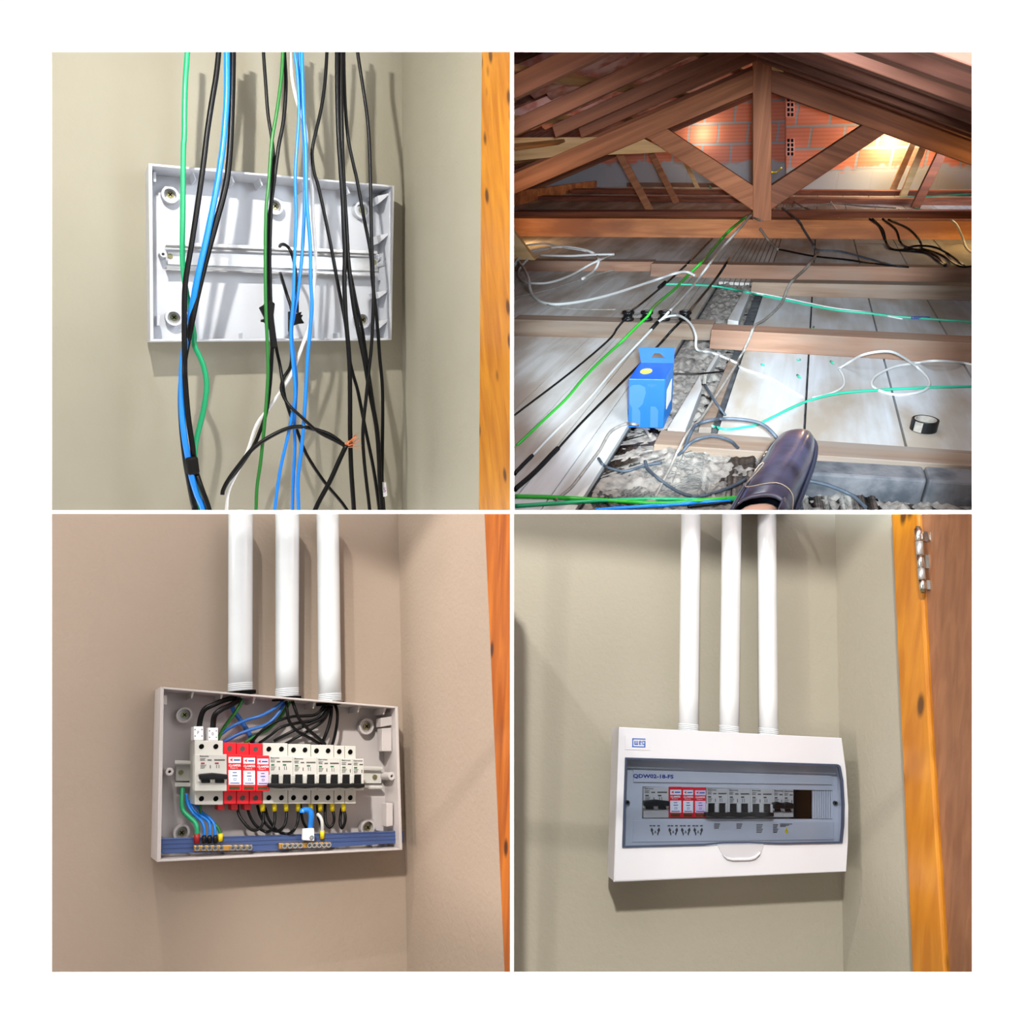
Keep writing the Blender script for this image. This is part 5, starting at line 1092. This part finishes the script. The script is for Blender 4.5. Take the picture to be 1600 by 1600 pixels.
# a foot: long direction from heel (near) to toe (far), sections are domes standing on the sole plane
kS = .075
cr = []
for (xl, xr, y, kk) in hs_:
    a = fl(xl, y+ (xr-xl)*.06, kS); b = fl(xr, y-(xr-xl)*.02, kS); cr.append((a, b))
def shoe_sec(a, b, hgt, inset, n=14):
    c = (a+b)/2; h = (b-a)/2*inset; out = []
    for k in range(n+1):
        t = math.pi*k/n; s_ = math.sin(t); co = math.cos(t)
        out.append(c-h*(abs(co)**.8*(1 if co > 0 else -1))+AU*hgt*s_**.75)
    return out
hts = [.05, .05, .05, .048, .045, .041, .037, .033, .028, .023, .016, .007]
body = MB(); N = 14; rows = []
for (a, b), hg in zip(cr, hts): rows.append(shoe_sec(a, b, hg, .93, N))
tip = (cr[-1][0]+cr[-1][1])/2+AD*.006
def smoothrows(rows):
    out = []
    cols = [spline([r[k] for r in rows], 3) for k in range(len(rows[0]))]
    return [[c[i] for c in cols] for i in range(len(cols[0]))]
R_ = smoothrows(rows)
def shclip(mb, x=None):
    bm = bmesh.new(); vs = [bm.verts.new(v) for v in mb.v]
    for f in mb.f:
        try: bm.faces.new([vs[i] for i in f])
        except ValueError: pass
    bmesh.ops.bisect_plane(bm, geom=bm.verts[:]+bm.edges[:]+bm.faces[:], plane_co=(0, 0, .0006), plane_no=(0, 0, -1), clear_outer=True)
    bm.verts.ensure_lookup_table(); bm.verts.index_update()
    mb.v = [v.co.copy() for v in bm.verts]; mb.f = [[v.index for v in f.verts] for f in bm.faces]; mb.m = [0]*len(mb.f); mb.s = [True]*len(mb.f); bm.free(); return mb
def loft(R_, close=None):
    mb = MB(); n = len(R_[0]); vs = [p for r in R_ for p in r]
    mb.add(vs, [[i*n+k, i*n+k+1, (i+1)*n+k+1, (i+1)*n+k] for i in range(len(R_)-1) for k in range(n-1)], 0, True)
    return mb
# leave an opening near the instep for the foot
op_i = 3
mb = loft(R_[op_i:]); n = N+1; L = len(R_[op_i:])
mb.add(R_[-1], [list(range(N+1))], 0); 
shclip(mb); up_ = mb.build('shoe_upper', M['leather'], PR)
so = up_.modifiers.new('thick', 'SOLIDIFY'); so.thickness = .004; so.offset = -1
# side quarter (left), reaching back past the opening
qr = [r[0:5] for r in R_[:op_i+7]]; mb = loft([[p+AU*.0012-(r[3]-r[0]).cross(AD).normalized()*0 for p in r] for r in qr])
shclip(mb); q_ = mb.build('side_quarter', M['leather2'], PR); so = q_.modifiers.new('thick', 'SOLIDIFY'); so.thickness = .005; so.offset = 0
qr = [r[10:15] for r in R_[:op_i+2]]; mb = loft(qr); shclip(mb); q_ = mb.build('side_quarter', M['leather'], PR); so = q_.modifiers.new('thick', 'SOLIDIFY'); so.thickness = .005; so.offset = 0
# sole
outl = [a for a, b in cr]+[b for a, b in reversed(cr)]; cS = sum(outl, V())/len(outl)
outl = spline(outl+[outl[0]], 3)[:-1]
shclip(MB().prism([cS+(p-cS)*1.02 for p in outl], -AU*.012)).build('sole', M['sole'], PR, .003)
wl = spline([cS+(a-cS)*1.0+AU*.002 for a, b in cr]+[cS+(b-cS)*1.0+AU*.002 for a, b in reversed(cr)], 3)
shclip(MB().tube(wl, .0032, 8)).build('welt', M['leather2'], PR)
# stitch line on the upper and edges of the vamp
def onshoe(i, k, o=.0016):
    r = R_[i]; p = r[k]; t = (r[min(k+1, N)]-r[max(k-1, 0)]); u = (R_[min(i+1, len(R_)-1)][k]-R_[max(i-1, 0)][k]); nn = t.cross(u).normalized()
    if nn.dot(AU) < 0 and nn.dot(-p) < 0: nn = -nn
    if nn.dot(-p) < 0: nn = -nn
    return p+nn*o
sti = [onshoe(i, 2) for i in range(4, len(R_)-4)]+[onshoe(len(R_)-5, k) for k in range(3, 9)]
for i in range(0, len(sti)-1): MB().tube([sti[i], sti[i]+(sti[i+1]-sti[i])*.6], .0006, 5).build('stitch', M['stitch'], PR)
vp = spline([onshoe(9, 1), onshoe(12, 2), onshoe(13, 4), onshoe(13, 5), onshoe(11, 5), onshoe(8, 4), onshoe(6, 5), onshoe(6, 8), onshoe(6, 11), onshoe(5, 13)], 4)
shclip(MB().tube(vp, .0006, 6)).build('topline_seam', M['stitch'], PR)
# bare instep and ankle inside the opening, one continuous surface
sk = []
for i, (sc, lift) in enumerate(((.86, -.006), (.84, -.004), (.82, -.003), (.8, -.004), (.74, -.006), (.68, -.008), (.6, -.010), (.5, -.012))):
    r = R_[i]; c = (r[0]+r[-1])/2; sk.append([c+(p-c)*sc+AU*(lift+.004) for p in r])
mb = shclip(loft(sk)); mb.build('foot_skin', M['skin'], PR)
